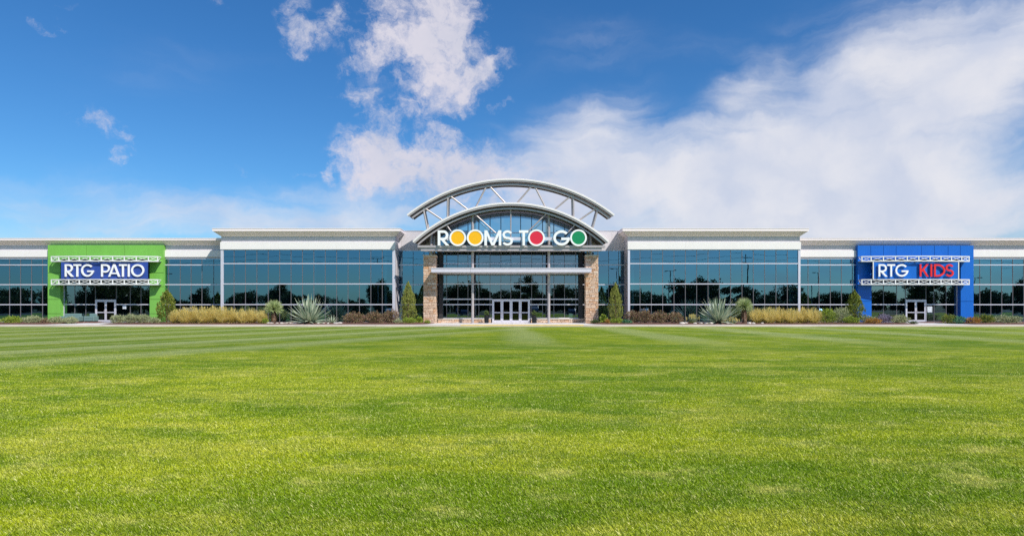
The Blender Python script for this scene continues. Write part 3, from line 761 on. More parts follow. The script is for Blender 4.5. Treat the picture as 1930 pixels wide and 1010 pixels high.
# main sign: ROOMS TO GO
SY = YA-.22
S = thing('store_sign', 'large white ROOMS TO GO letters with coloured discs, under the arch', 'sign', (XC, SY, 7.4))
def z4x(zx): return wx(760+zx/4.707, SY)-XC
zb, zt_ = wz(320+672/4.707, SY)-7.4, wz(320+537/4.707, SY)-7.4
for ch, a, b in (('R',306,408),('M',720,870),('S',878,972),('T',1028,1110),('G',1332,1478)):
    letter(ch, z4x(a), zb, z4x(b)-z4x(a), zt_-zb, .235 if ch != 'S' else .215, 0, .2, M['letter'], S)
for cx, m in ((483,'yel'),(638,'yel'),(1182,'redf'),(1555,'grnf')):
    X = z4x(cx); Zc = wz(320+603/4.707, SY)-7.4; mb = MB(); ro = 74/4.707*K(SY); ri = 59/4.707*K(SY)
    pts = lambda r: [(X+r*math.cos(2*math.pi*i/48), Zc+r*math.sin(2*math.pi*i/48)) for i in range(49)]
    mb.strip2(pts(ro), pts(ri), 0, .2); l = mb.build('letter', M['letter'], S)
    d = MB(); d.prism_y(pts(ri-.003)[:-1], .03, .19); d.build('disc', M[m], l)
for a, b in ((385,868),(885,1075),(1240,1345),(1460,1500)): one('raceway', 'frame', S, z4x(a), z4x(b), .203, .27, wz(320+624/4.707,SY)-7.4, wz(320+596/4.707,SY)-7.4)
for zx in (470,640,800,1050,1190,1400,1540): one('support', 'frame', S, z4x(zx)-.03, z4x(zx)+.03, .272, .34, 0.0, .6)
# side signs
Z1x = lambda zx, y: wx(60+zx/5.052, y); Z8x = lambda zx, y: wx(1600+zx/5.052, y)
YS = YP-.94; YL = YS-.15
zb, zt_ = wz(430+462/5.052,YL), wz(430+343/5.052,YL)
S = thing('store_sign', 'blue panel with white RTG PATIO letters on the green entrance', 'sign', (0,0,0))
one('panel', 'navy', S, Z1x(278,YS), Z1x(1103,YS), YS, YS+.08, wz(525.7,YS), wz(493.9,YS))
for ch, a, b in (('R',312,394),('T',395,466),('G',468,588),('P',658,742),('A',726,838),('T',829,902),('I',910,932),('O',944,1068)):
    letter(ch, Z1x(a,YL), zb, Z1x(b,YL)-Z1x(a,YL), zt_-zb, .172, YL, .1, M['letter'], S)
S = thing('store_sign', 'blue panel with white RTG and red KIDS letters on the blue entrance', 'sign', (0,0,0))
one('panel', 'blue', S, Z8x(240,YS), Z8x(1036,YS), YS, YS+.08, wz(525.5,YS), wz(494,YS)); YL = YS-.22
for ch, a, b in (('R',283,368),('T',366,441),('G',443,567)):
    letter(ch, Z8x(a,YL), zb, Z8x(b,YL)-Z8x(a,YL), zt_-zb, .172, YL, .1, M['letter'], S)
for ch, a, b in (('K',675,762),('I',775,797),('D',812,918),('S',920,1000)):
    letter(ch, Z8x(a,YL), zb, Z8x(b,YL)-Z8x(a,YL), zt_-zb, .172, YL, .1, M['redl'], S)
for a in (232, 1044): one('post', 'truss', S, Z8x(a,YS)-.045, Z8x(a,YS)+.045, YS-.02, YS+.07, wz(526,YS), wz(493.6,YS))
# notices on the glass
for px, py_, w_, h_, lab in ((1752.5,583,.5,.6,'square printed notice on the glass right of the doors in the blue entrance'),(234.5,578,.36,.45,'small pale notice on the glass right of the doors in the green entrance')):
    mb = MB(); yn = YP+.43; X, Zc = wx(px,yn), wz(py_,yn); mb.box(X-w_/2, X+w_/2, yn, yn+.01, Zc-h_/2, Zc+h_/2)
    tag(mb.build('notice', M['paper']), lab, 'notice')

# ------------------------------------------------------------------ planting beds
def bed(name, poly):
    """mounded mulch bed"""
    import bmesh
    xs = [p[0] for p in poly]; x0, x1 = min(xs), max(xs)
    yf = lambda x: np.interp(x, [p[0] for p in poly], [p[1] for p in poly])
    nx = max(8, int((x1-x0)/.35)); ny = 16; vs = []; fs = []
    yb = lambda x: -.12 if LV0-.05 < x < RV1+.05 and not (LV1 < x < RV0) else YP-.05
    for i in range(nx+1):
        x = x0+(x1-x0)*i/nx; f = yf(x)
        for k in range(ny+1):
            t = k/ny; y = f+(yb(x)-f)*t
            e = min(1, min(t, 1-t)*8)*min(1, min(i, nx-i)/3)
            vs.append((x, y, .008+e*(.07+.035*random.random())))
    for i in range(nx):
        for k in range(ny):
            a = i*(ny+1)+k; fs.append((a, a+ny+1, a+ny+2, a+1))
    o = MB().add(vs, fs).build(name, M['mulch'], smooth=True); return tag(o, kind='structure')
bed('mulch_bed', [(-66,BED_Y),(wx(100,-5),BED_Y),(wx(125,-5),BED_Y+.6),(wx(149,-3),-2.6),(wx(152,-1),-.6)])
bed('mulch_bed', [(wx(190,-4.5),BED_Y+1.2),(wx(205,-5),BED_Y+.5),(wx(225,-5),BED_Y),(wx(780,-6),BED_Y),(wx(800,-5),BED_Y+.6),(wx(812,-4),BED_Y+1.6),(wx(816,-3),-2.6)])
bed('mulch_bed', [(wx(1108,-3),-2.6),(wx(1112,-4),BED_Y+1.6),(wx(1124,-5),BED_Y+.6),(wx(1145,-6),BED_Y),(wx(1700,-6),BED_Y),(wx(1722,-5),BED_Y+.5),(wx(1735,-5),BED_Y+1.2)])
bed('mulch_bed', [(wx(1772,-1),-.6),(wx(1776,-3),-2.6),(wx(1800,-5),BED_Y+.6),(wx(1825,-5),BED_Y),(66,BED_Y)])

# ------------------------------------------------------------------ plants
def unit(n):
    v = rng.normal(size=(n,3)); return v/np.linalg.norm(v, axis=1, keepdims=True)
def leafcloud(c, rad, n, L, w, up=.25, out=.8, seed=0, shell=.45, cone=None):
    """n pointed leaves in a lumpy ellipsoid (or cone) -> (n*4,3)"""
    u = unit(n)
    lump = 1+.16*np.sin(u[:,0]*5+seed)*np.cos(u[:,2]*4+seed*2)+.12*np.sin(u[:,1]*7+seed*3+u[:,0]*6)+.07*np.sin(u[:,0]*17+seed)*np.sin(u[:,2]*15)
    r = (shell+(1-shell)*rng.random(n)**.7)*lump
    if cone is None: p = u*r[:,None]*np.array(rad)
    else:
        h = rng.random(n)**.85; prof = cone(h)
        a = rng.random(n)*2*np.pi; rr = prof*(shell+(1-shell)*np.sqrt(rng.random(n)))*(1+.16*np.sin(a*3+h*13+seed)+.12*np.sin(a*5-h*21+seed))
        p = np.stack([np.cos(a)*rr*rad[0], np.sin(a)*rr*rad[1], (h*2-1)*rad[2]], 1)
        u = np.stack([np.cos(a), np.sin(a), np.full(n,.25)], 1)
    p = p+np.array(c)
    d = u*out+unit(n)*.75+np.array([0,0,up]); d /= np.linalg.norm(d, axis=1, keepdims=True)
    s = np.cross(d, unit(n)); s /= np.linalg.norm(s, axis=1, keepdims=True)+1e-6
    Ls = L*(.6+.8*rng.random(n))[:,None]; ws = w*(.7+.6*rng.random(n))[:,None]
    return np.stack([p-d*Ls*.5, p+s*ws*.5, p+d*Ls*.5, p-s*ws*.5], 1).reshape(-1,3)
def blades(n, base_r, L, w, a0, a1, droop, nseg=3, w_tip=.15, jit=.1, base_z=0., fill=None):
    """long leaves from a crown: polar angle a0..a1 from vertical; returns quads"""
    az = rng.random(n)*2*np.pi; th = np.radians(a0+(a1-a0)*rng.random(n)) if fill is None else np.radians(fill)
    Ls = L*(1-jit+2*jit*rng.random(n)); quads = []
    br = base_r*np.sqrt(rng.random(n))
    p = np.stack([np.cos(az)*br, np.sin(az)*br, np.full(n, base_z)], 1); side = np.stack([-np.sin(az), np.cos(az), np.zeros(n)], 1)
    t = th.copy(); wprev = None
    for k in range(nseg):
        d = np.stack([np.sin(t)*np.cos(az), np.sin(t)*np.sin(az), np.cos(t)], 1)
        q = p+d*(Ls/nseg)[:,None]
        f0, f1 = k/nseg, (k+1)/nseg
        prof = lambda f: (.6+.8*f if f < .4 else .92*(1-(f-.4)/.6)+.0)+w_tip*.1
        w0, w1 = w*prof(f0), w*max(prof(f1), .04)
        quads.append(np.stack([p-side*w0/2, p+side*w0/2, q+side*w1/2, q-side*w1/2], 1))
        p = q; t = t+droop*(.5+rng.random(n))/nseg*(np.sin(th)+.25)
    return np.concatenate(quads).reshape(-1,3)

M['sage'] = leaf_mat('sage_leaf', [(0.145,0.189,0.087),(0.319,0.362,0.174),(0.478,0.493,0.275),(0.551,0.507,0.319)])
M['holly'] = leaf_mat('holly_leaf', [(0.053,0.090,0.018),(0.135,0.195,0.030),(0.300,0.330,0.053),(0.450,0.420,0.075)])
M['juniper'] = leaf_mat('juniper_leaf', [(0.072,0.109,0.017),(0.217,0.261,0.043),(0.377,0.392,0.087),(0.493,0.450,0.131)])
M['purple'] = leaf_mat('purple_leaf', [(0.075,0.068,0.030),(0.195,0.112,0.068),(0.390,0.225,0.165),(0.225,0.225,0.068),(0.600,0.375,0.300)])
M['golden'] = leaf_mat('golden_grass', [(.44,.42,.09),(.74,.62,.19),(.90,.76,.34),(.94,.84,.48)], trans=.5)
M['grasslow'] = leaf_mat('green_tuft', [(.24,.27,.04),(.46,.44,.09),(.60,.54,.16)], trans=.4)
M['agave'] = leaf_mat('agave_leaf', [(0.120,0.192,0.132),(0.240,0.324,0.228),(0.408,0.480,0.348),(0.600,0.624,0.480)], rough=.45, trans=.05)
M['agedge'] = leaf_mat('agave_margin', [(.55,.52,.34),(.72,.68,.50)], rough=.5, trans=.05)
M['yucca'] = leaf_mat('yucca_leaf', [(0.156,0.234,0.065),(0.312,0.403,0.143),(0.520,0.572,0.286),(0.754,0.728,0.468)], trans=.1)
M['skirt'] = leaf_mat('dry_leaf', [(.10,.05,.025),(.20,.11,.06),(.34,.22,.13)], trans=.1)
M['lime'] = leaf_mat('lime_leaf', [(0.112,0.196,0.021),(0.280,0.378,0.042),(0.476,0.504,0.084)])
M['dkgreen'] = leaf_mat('dark_green_leaf', [(0.035,0.070,0.017),(0.098,0.154,0.042),(0.238,0.280,0.098)])
M['orange'] = leaf_mat('orange_leaf', [(0.196,0.140,0.028),(0.476,0.280,0.056),(0.588,0.224,0.070)])
M['bluegreen'] = leaf_mat('blue_green_leaf', [(0.039,0.156,0.078),(0.104,0.286,0.143),(0.208,0.390,0.208)])
M['lavender'] = leaf_mat('lavender_flower', [(0.168,0.140,0.196),(0.336,0.280,0.420),(0.280,0.280,0.196)])
M['treeleaf'] = leaf_mat('tree_leaf', [(.02,.035,.008),(.05,.08,.015),(.08,.11,.02)], trans=.15)
def twigs(parent, r, h, n=9, m='bark'):
    t = MB()
    for i in range(n):
        a = random.uniform(0, 6.28); q = random.uniform(.3,.85)
        t.tube([(0.05*math.cos(a),.05*math.sin(a),-.03),(r[0]*q*.5*math.cos(a),r[1]*q*.5*math.sin(a),h*.4),(r[0]*q*math.cos(a),r[1]*q*math.sin(a),h*.75)], .02, 5, .006)
    t.build('stem', M[m], parent)
def shrub(name, label, cat, px0, px1, top, y, m, L=.13, w=.06, dens=1., group=None, depth=.8, up=.3, zbase=.05):
    X = (wx(px0,y)+wx(px1,y))/2; rx = (wx(px1,y)-wx(px0,y))/2*.97; h = wz(top,y)-zbase
    t = thing(name, label, cat, (X,y,zbase), 0, group); ry = max(.3, min(rx, 1.1)*depth)
    n = int(900*dens*(rx*ry+rx*h*.5+.2)*(.011/(L*w+.003)))
    n = max(250, min(n, 9000)); sd = random.uniform(0,6)
    V = leafcloud((0,0,h*.46), (rx,ry,h*.54), n, L, w, up, seed=sd)
    # stray shoots break the outline
    ns = int(16*rx+6)
    for i in range(ns):
        a = random.uniform(0,6.28); q = random.uniform(.2,.95); hh = h*random.uniform(.85,1.10)*(1-.45*q*q)
        V = np.concatenate([V, leafcloud((rx*q*math.cos(a), ry*q*math.sin(a), hh), (.07,.07,.13), 14, L*.9, w*.8, .6)])
    V[:,2] = np.maximum(V[:,2], -.03)
    mesh_np('foliage', V, 4, M[m], t); twigs(t, (rx,ry), h); return t
def grassclump(name, label, cat, px0, px1, top, y, group=None, m='golden', n=1100):
    X = (wx(px0,y)+wx(px1,y))/2; rx = (wx(px1,y)-wx(px0,y))/2; h = wz(top,y)-.05
    t = thing(name, label, cat, (X,y,.05), 0, group)
    th = np.abs(rng.normal(0, 27, n)).clip(0, 68)
    V = blades(n, rx*.40, h*.90, .024, 0, 0, 1.0, 4, jit=.28, fill=th)
    n2 = 260; V2 = blades(n2, rx*.45, h*1.15, .016, 0, 0, .5, 3, jit=.18, fill=np.abs(rng.normal(0,20,n2)).clip(0,50))
    mesh_np('blade_tuft', np.concatenate([V,V2]), 4, M[m], t)
    # seed plumes at the tips
    ph = []
    for i in range(75):
        a = random.uniform(0,6.28); q = random.uniform(.1,1)*rx*1.15; zz = h*random.uniform(.75,1.22)*(1-.25*(q/rx)**2)
        ph.append(leafcloud((math.cos(a)*q, math.sin(a)*q, zz), (.025,.025,.12), 10, .12, .026, 1.4, out=.3))
    mesh_np('seed_plume', np.concatenate(ph), 4, M['golden'], t)
    mesh_np('base_tuft', blades(260, rx*.5, h*.55, .022, 5, 60, 1.0, 3), 4, M['grasslow'], t)
    return t
def agave(label, px, base, top, halfw, y, n=70):
    X = wx(px,y); L = (wz(top,y)-.08)*1.0
    t = thing('agave', label, 'agave', (X,y,.08)); V = MB(); E = MB()
    for i in range(n):
        f = (i+.5)/n; th = R(4+84*f**.78); az = i*2.39996+random.uniform(-.12,.12)
        Ls = L*(1.0-.16*f)*random.uniform(.9,1.08)*(1.0 if th < 1.2 else .9); wd = L*.056*random.uniform(.85,1.15)
        p = Vector((math.cos(az)*.05, math.sin(az)*.05, .04)); tt = th; sd = Vector((-math.sin(az), math.cos(az), 0))
        ns = 6; pts = []
        curl = (-.10 if th < 1.25 else random.uniform(.0,.5))
        for k in range(ns+1):
            q = k/ns; ww = wd*(.75+.5*q*1.6 if q < .3 else 1.0*(1-((q-.3)/.7)**1.5)+.02)
            d = Vector((math.sin(tt)*math.cos(az), math.sin(tt)*math.sin(az), math.cos(tt)))
            nrm = sd.cross(d)
            pts.append((p.copy(), ww, nrm.copy())); p = p+d*(Ls/ns); tt += curl/ns
        b0 = []
        for (q_, ww, nn) in pts:
            b0 += [q_-sd*ww*.82, q_+nn*ww*.35*-1, q_+sd*ww*.82]
        V.add(b0, [(k*3+j, k*3+j+1, (k+1)*3+j+1, (k+1)*3+j) for k in range(ns) for j in (0,1)])
        for sg in (-1,1):
            e = []
            for (q_, ww, nn) in pts: e += [q_+sd*ww*.82*sg, q_+sd*ww*1.0*sg+nn*.004]
            E.add(e, [(k*2, k*2+1, k*2+3, k*2+2) for k in range(ns)])
    V.build('leaf_rosette', M['agave'], t, smooth=True); E.build('leaf_margin', M['agedge'], t)
    return t
def yucca(label, px, cy, rad_px, y, two=False):
    X = wx(px,y); zc = wz(cy,y); r = rad_px*K(y)
    t = thing('yucca', label, 'yucca', (X,y,.05)); zc -= .05
    n = 900; u = unit(n*2); u = u[u[:,2] > -.55][:n]; n = len(u)
    s = np.cross(u, unit(n)); s /= np.linalg.norm(s, axis=1, keepdims=True)
    Ls = r*(.86+.2*rng.random(n))[:,None]*(1-.1*np.clip(-u[:,2:],0,1)); c = np.array([0,0,zc])
    w = .017; V = np.stack([c+u*.05-s*w*.6, c+u*.05+s*w*.6, c+u*Ls*.55+s*w, c+u*Ls*.55-s*w], 1)
    V2 = np.stack([c+u*Ls*.55-s*w, c+u*Ls*.55+s*w, c+u*Ls+s*.002, c+u*Ls-s*.002], 1)
    mesh_np('leaf_head', np.concatenate([V,V2]).reshape(-1,3), 4, M['yucca'], t)
    # drooping dry skirt
    n = 420; az = rng.random(n)*2*np.pi; z0 = zc-.05-rng.random(n)*zc*.5
    d = np.stack([np.cos(az)*.42, np.sin(az)*.42, np.full(n,-1.)], 1)
    p = np.stack([np.cos(az)*.08, np.sin(az)*.08, z0], 1); q = p+d*(.30+.25*rng.random(n))[:,None]; q[:,2] = np.maximum(q[:,2], .1)
    sd_ = np.stack([-np.sin(az), np.cos(az), np.zeros(n)], 1)*.02
    mesh_np('dry_skirt', np.stack([p-sd_, p+sd_, q+sd_*.4, q-sd_*.4], 1).reshape(-1,3), 4, M['skirt'], t)
    tr = MB(); tr.tube([(0,0,-.03),(.02,0,zc*.5),(0,0,zc)], .17, 10, .12)
    if two: tr.tube([(.16,0,-.03),(.2,.05,zc*.45),(.08,.02,zc*.9)], .12, 10, .09)
    tr.build('trunk', M['bark'], t); return t
def column_tree(name, label, cat, px0, px1, top, y, m, cone, L, w, n, up, out):
    X = (wx(px0,y)+wx(px1,y))/2; rx = (wx(px1,y)-wx(px0,y))/2; h = wz(top,y)-.05
    t = thing(name, label, cat, (X,y,.05))
    V = leafcloud((0,0,h*.53), (rx,rx*.95,h*.47), n, L, w, up, out, seed=random.uniform(0,6), shell=.35, cone=cone)
    V3 = []
    for i in range(64):
        hh = random.uniform(.1,1.0); a = random.uniform(0,6.28); q = float(cone(np.array([hh]))[0])*rx
        qq = q*random.uniform(.85,1.18); V3.append(leafcloud((qq*math.cos(a), qq*math.sin(a), h*(.06+.94*hh)), (.07,.07,.2), 22, L, w, 1.3, .2))
    mesh_np('foliage', np.concatenate([V]+V3), 4, M[m], t)
    tr = MB(); tr.tube([(0,0,-.03),(0,.02,h*.85)], .07, 8, .02)
    for i in range(10):
        a = random.uniform(0,6.28); zz = h*random.uniform(.1,.7); tr.tube([(0,0,zz),(rx*.7*math.cos(a),rx*.7*math.sin(a),zz+h*.15)], .02, 5, .006)
    tr.build('trunk', M['bark'], t); return t

# left end
shrub('low_shrub','yellow green low shrub at the far left, left of the green entrance','shrub',42,80,596,-3.6,'sage',.12,.05)
shrub('low_shrub','olive low shrub at the very left edge of the frame','shrub',2,44,597,-3.8,'lime',.12,.05)
shrub('low_shrub','small pinkish low shrub against the left pier of the green entrance','shrub',76,96,600,-3.4,'purple',.10,.04)
shrub('low_shrub','spiky olive shrub at the foot of the left green pier','shrub',92,121,597,-3.8,'sage',.20,.035,up=.7)
shrub('low_shrub','spiky tan green shrub beside the paving left of the green entrance doors','shrub',118,148,597.5,-3.4,'sage',.20,.035,up=.7)
for i,(a,b,tp,lab) in enumerate([(208,238,594,'grey green sage bush nearest the doors of the green entrance'),(232,262,592.5,'tallest grey green sage bush under the glass of the green entrance'),
        (256,286,593,'grey green sage bush in front of the right green pier'),(282,302,599,'lowest grey green sage bush beside the tall cone shrub')]):
    shrub('sage_bush', lab, 'shrub', a, b, tp, -3.8-.3*(i%2), 'sage', .19, .035, 1.1, 'sage bushes by the green entrance', up=.7)
coneH = lambda h: np.interp(h, [0,.12,.35,.6,.85,1], [.62,.95,1.0,.78,.42,.06])
column_tree('cone_shrub','tall cone shaped olive green shrub at the right edge of the green entrance','shrub',297,331,548,-3.2,'holly',coneH,.14,.06,3400,.5,.6)
# golden grasses
gp = [324,341,358,376,394,412,430,449,467,486]
tp = [588,584,583,583,582,583,586,587,586,589]
ordn = ['first','second','third','fourth','fifth','sixth','seventh','eighth','ninth','tenth']
for i, a in enumerate(gp):
    grassclump('feather_grass', f'golden feather grass clump, {ordn[i]} to the right of the cone shrub by the green entrance', 'ornamental grass', a-4, a+19, tp[i], -4.0-.5*(i%2), 'golden grass clumps in the left bed')
shrub('low_shrub','small bright green tuft between golden grass and yucca in the left bed','shrub',494,506,600,-5.0,'lime',.14,.03,up=.7)
yucca('round headed yucca with brown skirted trunk right of the golden grass in the left bed', 516, 582, 18.6, -4.2)
agave('large silver green agave in the left bed between yucca and purple shrubs', 583, 606, 556, 38, -4.6)
t = agave('small agave right of the large one in the left bed', 626, 607, 593, 11, -4.4, 34)
shrub('purple_shrub','tan purple shrub next to the small agave in the left bed','shrub',645,692,589,-3.8,'purple',.13,.055,1.2)
shrub('purple_shrub','middle purple shrub of the left bed','shrub',687,727,588,-4.0,'purple',.13,.055,1.2)
shrub('purple_shrub','darkest and tallest purple shrub by the left volume corner post','shrub',720,754,584,-3.6,'purple',.13,.055,1.2)
coneJ = lambda h: np.interp(h, [0,.08,.35,.6,.8,1], [.7,.9,1.0,.8,.5,.05])
column_tree('juniper','columnar yellow green juniper left of the left stone pillar','juniper',755,784,532,-2.8,'juniper',coneJ,.13,.035,3600,1.2,.35)
shrub('low_shrub','yellow green clipped hedge at the foot of the left juniper','shrub',757,786,598.5,-4.0,'lime',.08,.04,1.2)
shrub('low_shrub','small leafy green plant left of the clipped hedge in the left bed','shrub',741,759,602,-4.4,'sage',.10,.05)
shrub('low_shrub','small green shrub between clipped hedge and left stone pillar','shrub',783,798,597.5,-3.0,'lime',.11,.06)
shrub('low_shrub','tiny green plant at the base of the left stone pillar','shrub',799,812,604,-3.3,'lime',.08,.04)
# right bed
shrub('low_shrub','low green plant at the base of the right stone pillar','shrub',1113,1131,603,-3.6,'dkgreen',.10,.05)
shrub('broadleaf_plant','pale broad leaved plant just right of the right stone pillar','plant',1129,1147,594.5,-3.2,'lime',.2,.11,.8)
shrub('low_shrub','small bright yellow plant in front of the right juniper','shrub',1140,1150,602.5,-4.6,'orange',.09,.05)
shrub('low_shrub','yellow green mounded shrub at the foot of the right juniper','shrub',1148,1178,600.5,-4.0,'lime',.10,.05)
shrub('low_shrub','low mint green plant in front of the right volume corner post','shrub',1172,1192,603.5,-4.8,'bluegreen',.10,.05)
column_tree('juniper','columnar yellow green juniper right of the right stone pillar','juniper',1147,1173,535,-2.8,'juniper',coneJ,.13,.035,3600,1.2,.35)
for i,(a,b,tp_,lab) in enumerate([(1175,1206,586,'purple leaved shrub by the right volume corner post'),(1198,1232,585,'tallest purple leaved shrub of the right row'),
        (1226,1262,588,'third purple leaved shrub from the right corner post'),(1256,1290,588.5,'purple leaved shrub at the right end of its row next to small grass tuft')]):
    shrub('purple_shrub', lab, 'shrub', a, b, tp_, -3.7-.3*(i%2), 'purple', .13, .055, 1.2, 'purple shrubs in the right bed')
grassclump('small_grass','small grey green grass tuft left of the right agave','ornamental grass',1294,1317,596,-4.6,m='agave',n=300)
agave('large silver green agave in the right bed beside the yucca', 1354, 606, 557, 37, -4.6)
grassclump('small_grass','pale drooping grass tuft between the right agave and yucca','ornamental grass',1368,1392,600.5,-5.2,m='agave',n=240)
yucca('round headed yucca with bare twin trunks between agave and golden grass in the right bed', 1402, 577.5, 18, -4.3, True)
for i,(a,tp_) in enumerate([(1427,585),(1449,584),(1470,584),(1491,586),(1513,584),(1533,585)]):
    grassclump('feather_grass', f'golden feather grass clump, {ordn[i]} to the right of the twin trunk yucca', 'ornamental grass', a-15, a+15, tp_, -4.0-.4*(i%2), 'golden grass clumps in the right bed')
shrub('tall_shrub','tall loose lime green shrub right of the golden grass in the right bed','shrub',1540,1578,582,-4.0,'lime',.16,.05,1.,up=.8)
shrub('tall_shrub','tall spiky dark shrub left of the cone shrub by the blue entrance','shrub',1566,1604,579,-3.8,'sage',.2,.035,1.,up=.9)
column_tree('cone_shrub','tall cone shaped olive green shrub at the left edge of the blue entrance','shrub',1595,1627,549,-3.2,'holly',coneH,.14,.06,3400,.5,.6)
shrub('low_shrub','low yellow green shrub in front of the cone shrub by the blue entrance','shrub',1588,1622,597,-4.6,'lime',.13,.06)
shrub('low_shrub','low green shrub against the left blue pier','shrub',1622,1648,595,-3.8,'sage',.12,.06)
shrub('low_shrub','orange tipped low shrub in front of the blue entrance glass','shrub',1630,1662,600,-4.7,'orange',.11,.06)
shrub('lavender_bush','lavender flowered bush under the blue entrance glass','shrub',1652,1682,593,-3.7,'lavender',.14,.04,up=.7)
shrub('low_shrub','rounded green shrub nearest the doors of the blue entrance','shrub',1676,1714,594,-3.9,'sage',.13,.06,1.1)
shrub('low_shrub','small flat green plant at the tip of the bed by the blue entrance doors','shrub',1712,1730,606,-4.4,'dkgreen',.08,.04)
shrub('low_shrub','dark green shrub right of the blue entrance doors','shrub',1774,1802,592.5,-3.2,'holly',.14,.06)
shrub('low_shrub','bright green shrub at the foot of the right blue pier','shrub',1796,1822,596.5,-3.8,'bluegreen',.14,.05)
shrub('low_shrub','orange brown shrub in front of the right blue pier','shrub',1820,1848,598,-4.2,'orange',.11,.06)
shrub('low_shrub','dark olive spiky shrub right of the blue entrance','shrub',1842,1874,593,-3.8,'holly',.19,.045,up=.6)
shrub('low_shrub','green low shrub at the far right edge','shrub',1872,1926,595,-3.8,'sage',.14,.06)

# rocks
def rock(px, y, s, lab, grp):
    n = 3
    import bmesh
    bm = bmesh.new(); bmesh.ops.create_icosphere(bm, subdivisions=2, radius=1)
    sx_, sy_, sz_ = s*random.uniform(.8,1.3), s*random.uniform(.7,1), s*random.uniform(.4,.6)
    for v in bm.verts:
        k = 1+random.uniform(-.13,.13); v.co = Vector((v.co.x*sx_*k, v.co.y*sy_*k, max(v.co.z*sz_*k, -.03)))
    me = bpy.data.meshes.new('rock'); bm.to_mesh(me); bm.free(); me.materials.append(M['rock'])
    o = bpy.data.objects.new('limestone_rock', me); COL.objects.link(o); o.location = (wx(px,y), y, .07); o.rotation_euler = (0,0,random.uniform(0,3))
    tag(o, lab, 'rock', grp)
for px in (505,512,522,531,540,548,556,566,600,610,618,633,640): rock(px, -5.3+random.uniform(-.2,.5), random.uniform(.12,.28), 'pale limestone rock under the agave and yucca of the left bed', 'rocks in the left bed')
for px in (1286,1293,1310,1321,1331,1340,1372,1380,1412,1420,1436): rock(px, -5.3+random.uniform(-.2,.5), random.uniform(.12,.26), 'pale limestone rock under the agave and yucca of the right bed', 'rocks in the right bed')

# planters by the main doors
for px, lab in ((917,'black slatted round planter left of the main doors'),(1006.8,'black slatted round planter right of the main doors')):
    y = -1.0; t = thing('planter', lab, 'planter', (wx(px,y),y,0))
    p = MB(); p.lathe([(.18,0),(.19,.03),(.20,.68),(.225,.69),(.225,.75),(.19,.75),(.18,.62)], 20)
    for k in range(20):
        a = 2*math.pi*k/20; p.bar((.2*math.cos(a),.2*math.sin(a),.05),(.212*math.cos(a),.212*math.sin(a),.66),.03,.02)
    p.build('pot', M['black'], t)
    mesh_np('foliage', leafcloud((0,0,.95),(.24,.24,.26),420,.13,.05,.6,seed=px), 4, M['dkgreen'], t)
    q = MB(); q.tube([(0,0,.6),(.02,0,.95)], .02, 6); q.build('stem', M['bark'], t)

# ------------------------------------------------------------------ showroom furniture just inside the glass
M['sofa'] = mat('pale_teal_upholstery', (.15,.24,.23), .8, bump=.2, bscale=60)
M['wood'] = mat('brown_wood', (.22,.10,.05), .5)
def sofa(px, y, w, lab, grp=None, rz=0):
    t = thing('sofa', lab, 'sofa', (wx(px,y), y, .02), rz, grp)
    b = MB(); b.box(-w/2+.15, w/2-.15, -.4, .4, .12, .38); b.build('base', M['sofa'], t, bevel=.03)
    b = MB(); b.box(-w/2+.15, w/2-.15, .22, .45, .385, .88); b.build('backrest', M['sofa'], t, bevel=.06)
    for s in (-1,1):
        b = MB(); b.box(s*w/2-(.15 if s>0 else 0), s*w/2+(.15 if s<0 else 0), -.42, .44, .1, .62); b.build('armrest', M['sofa'], t, bevel=.05)
    n = max(1, round((w-.3)/.7)); cw = (w-.3)/n
    for i in range(n):
        b = MB(); b.box(-w/2+.155+i*cw, -w/2+.145+(i+1)*cw, -.41, .2, .385, .52); b.build('cushion', M['sofa'], t, bevel=.04)
    for sx_ in (-1,1):
        for sy_ in (-1,1):
            b = MB(); b.box(sx_*(w/2-.2)-.03, sx_*(w/2-.2)+.03, sy_*.33-.03, sy_*.33+.03, 0, .12); b.build('leg', M['wood'], t)
sofa(134, 1.7, 2.0, 'pale sofa inside the glass left of the green entrance doors')
sofa(172, 1.8, 1.0, 'pale armchair inside the glass beside the green entrance doors')
sofa(1297, 1.5, 1.6, 'pale teal loveseat inside the glass left of the right agave')
sofa(541, 1.5, 1.8, 'pale teal sofa inside the glass behind the left yucca')
sofa(690, 1.8, 2.1, 'pale teal sofa inside the glass behind the left purple shrubs')
sofa(1216, 1.8, 2.0, 'pale teal sofa inside the glass behind the right purple shrubs')
sofa(1440, 1.8, 1.9, 'pale teal sofa inside the glass behind the right golden grass')
sofa(862, 2.2, 2.2, 'pale teal sofa in the lobby left of the main doors')
sofa(1062, 2.2, 2.2, 'pale teal sofa in the lobby right of the main doors')

# ------------------------------------------------------------------ what the glass mirrors: trees, lamps, cars behind the viewer
def tree_proto(h, r, sd):
    t = thing('oak_tree', 'dark broad crowned tree across the car park behind the viewer', 'tree', (0,0,0), 0, 'trees across the car park')
    Vs = []
    for i in range(24):
        a = random.uniform(0,6.28); q = random.uniform(0,.78)*r; zz = h*random.uniform(.12,.86)
        s = r*random.uniform(.24,.5)
        Vs.append(leafcloud((q*math.cos(a), q*math.sin(a), zz*(1-.12*(q/r)**2)), (s,s,s*.75), 260, .55, .32, seed=i, shell=.2))
    mesh_np('crown', np.concatenate(Vs), 4, M['treeleaf'], t)
    tr = MB(); tr.tube([(0,0,-.3),(.1,0,h*.35),(0,.1,h*.7)], .35, 8, .1)
    for i in range(7):
        a = random.uniform(0,6.28); tr.tube([(0,0,h*.3),(r*.3*math.cos(a),r*.3*math.sin(a),h*.5),(r*.6*math.cos(a),r*.6*math.sin(a),h*.7)], .14, 6, .04)
    tr.build('trunk', M['bark'], t); return t
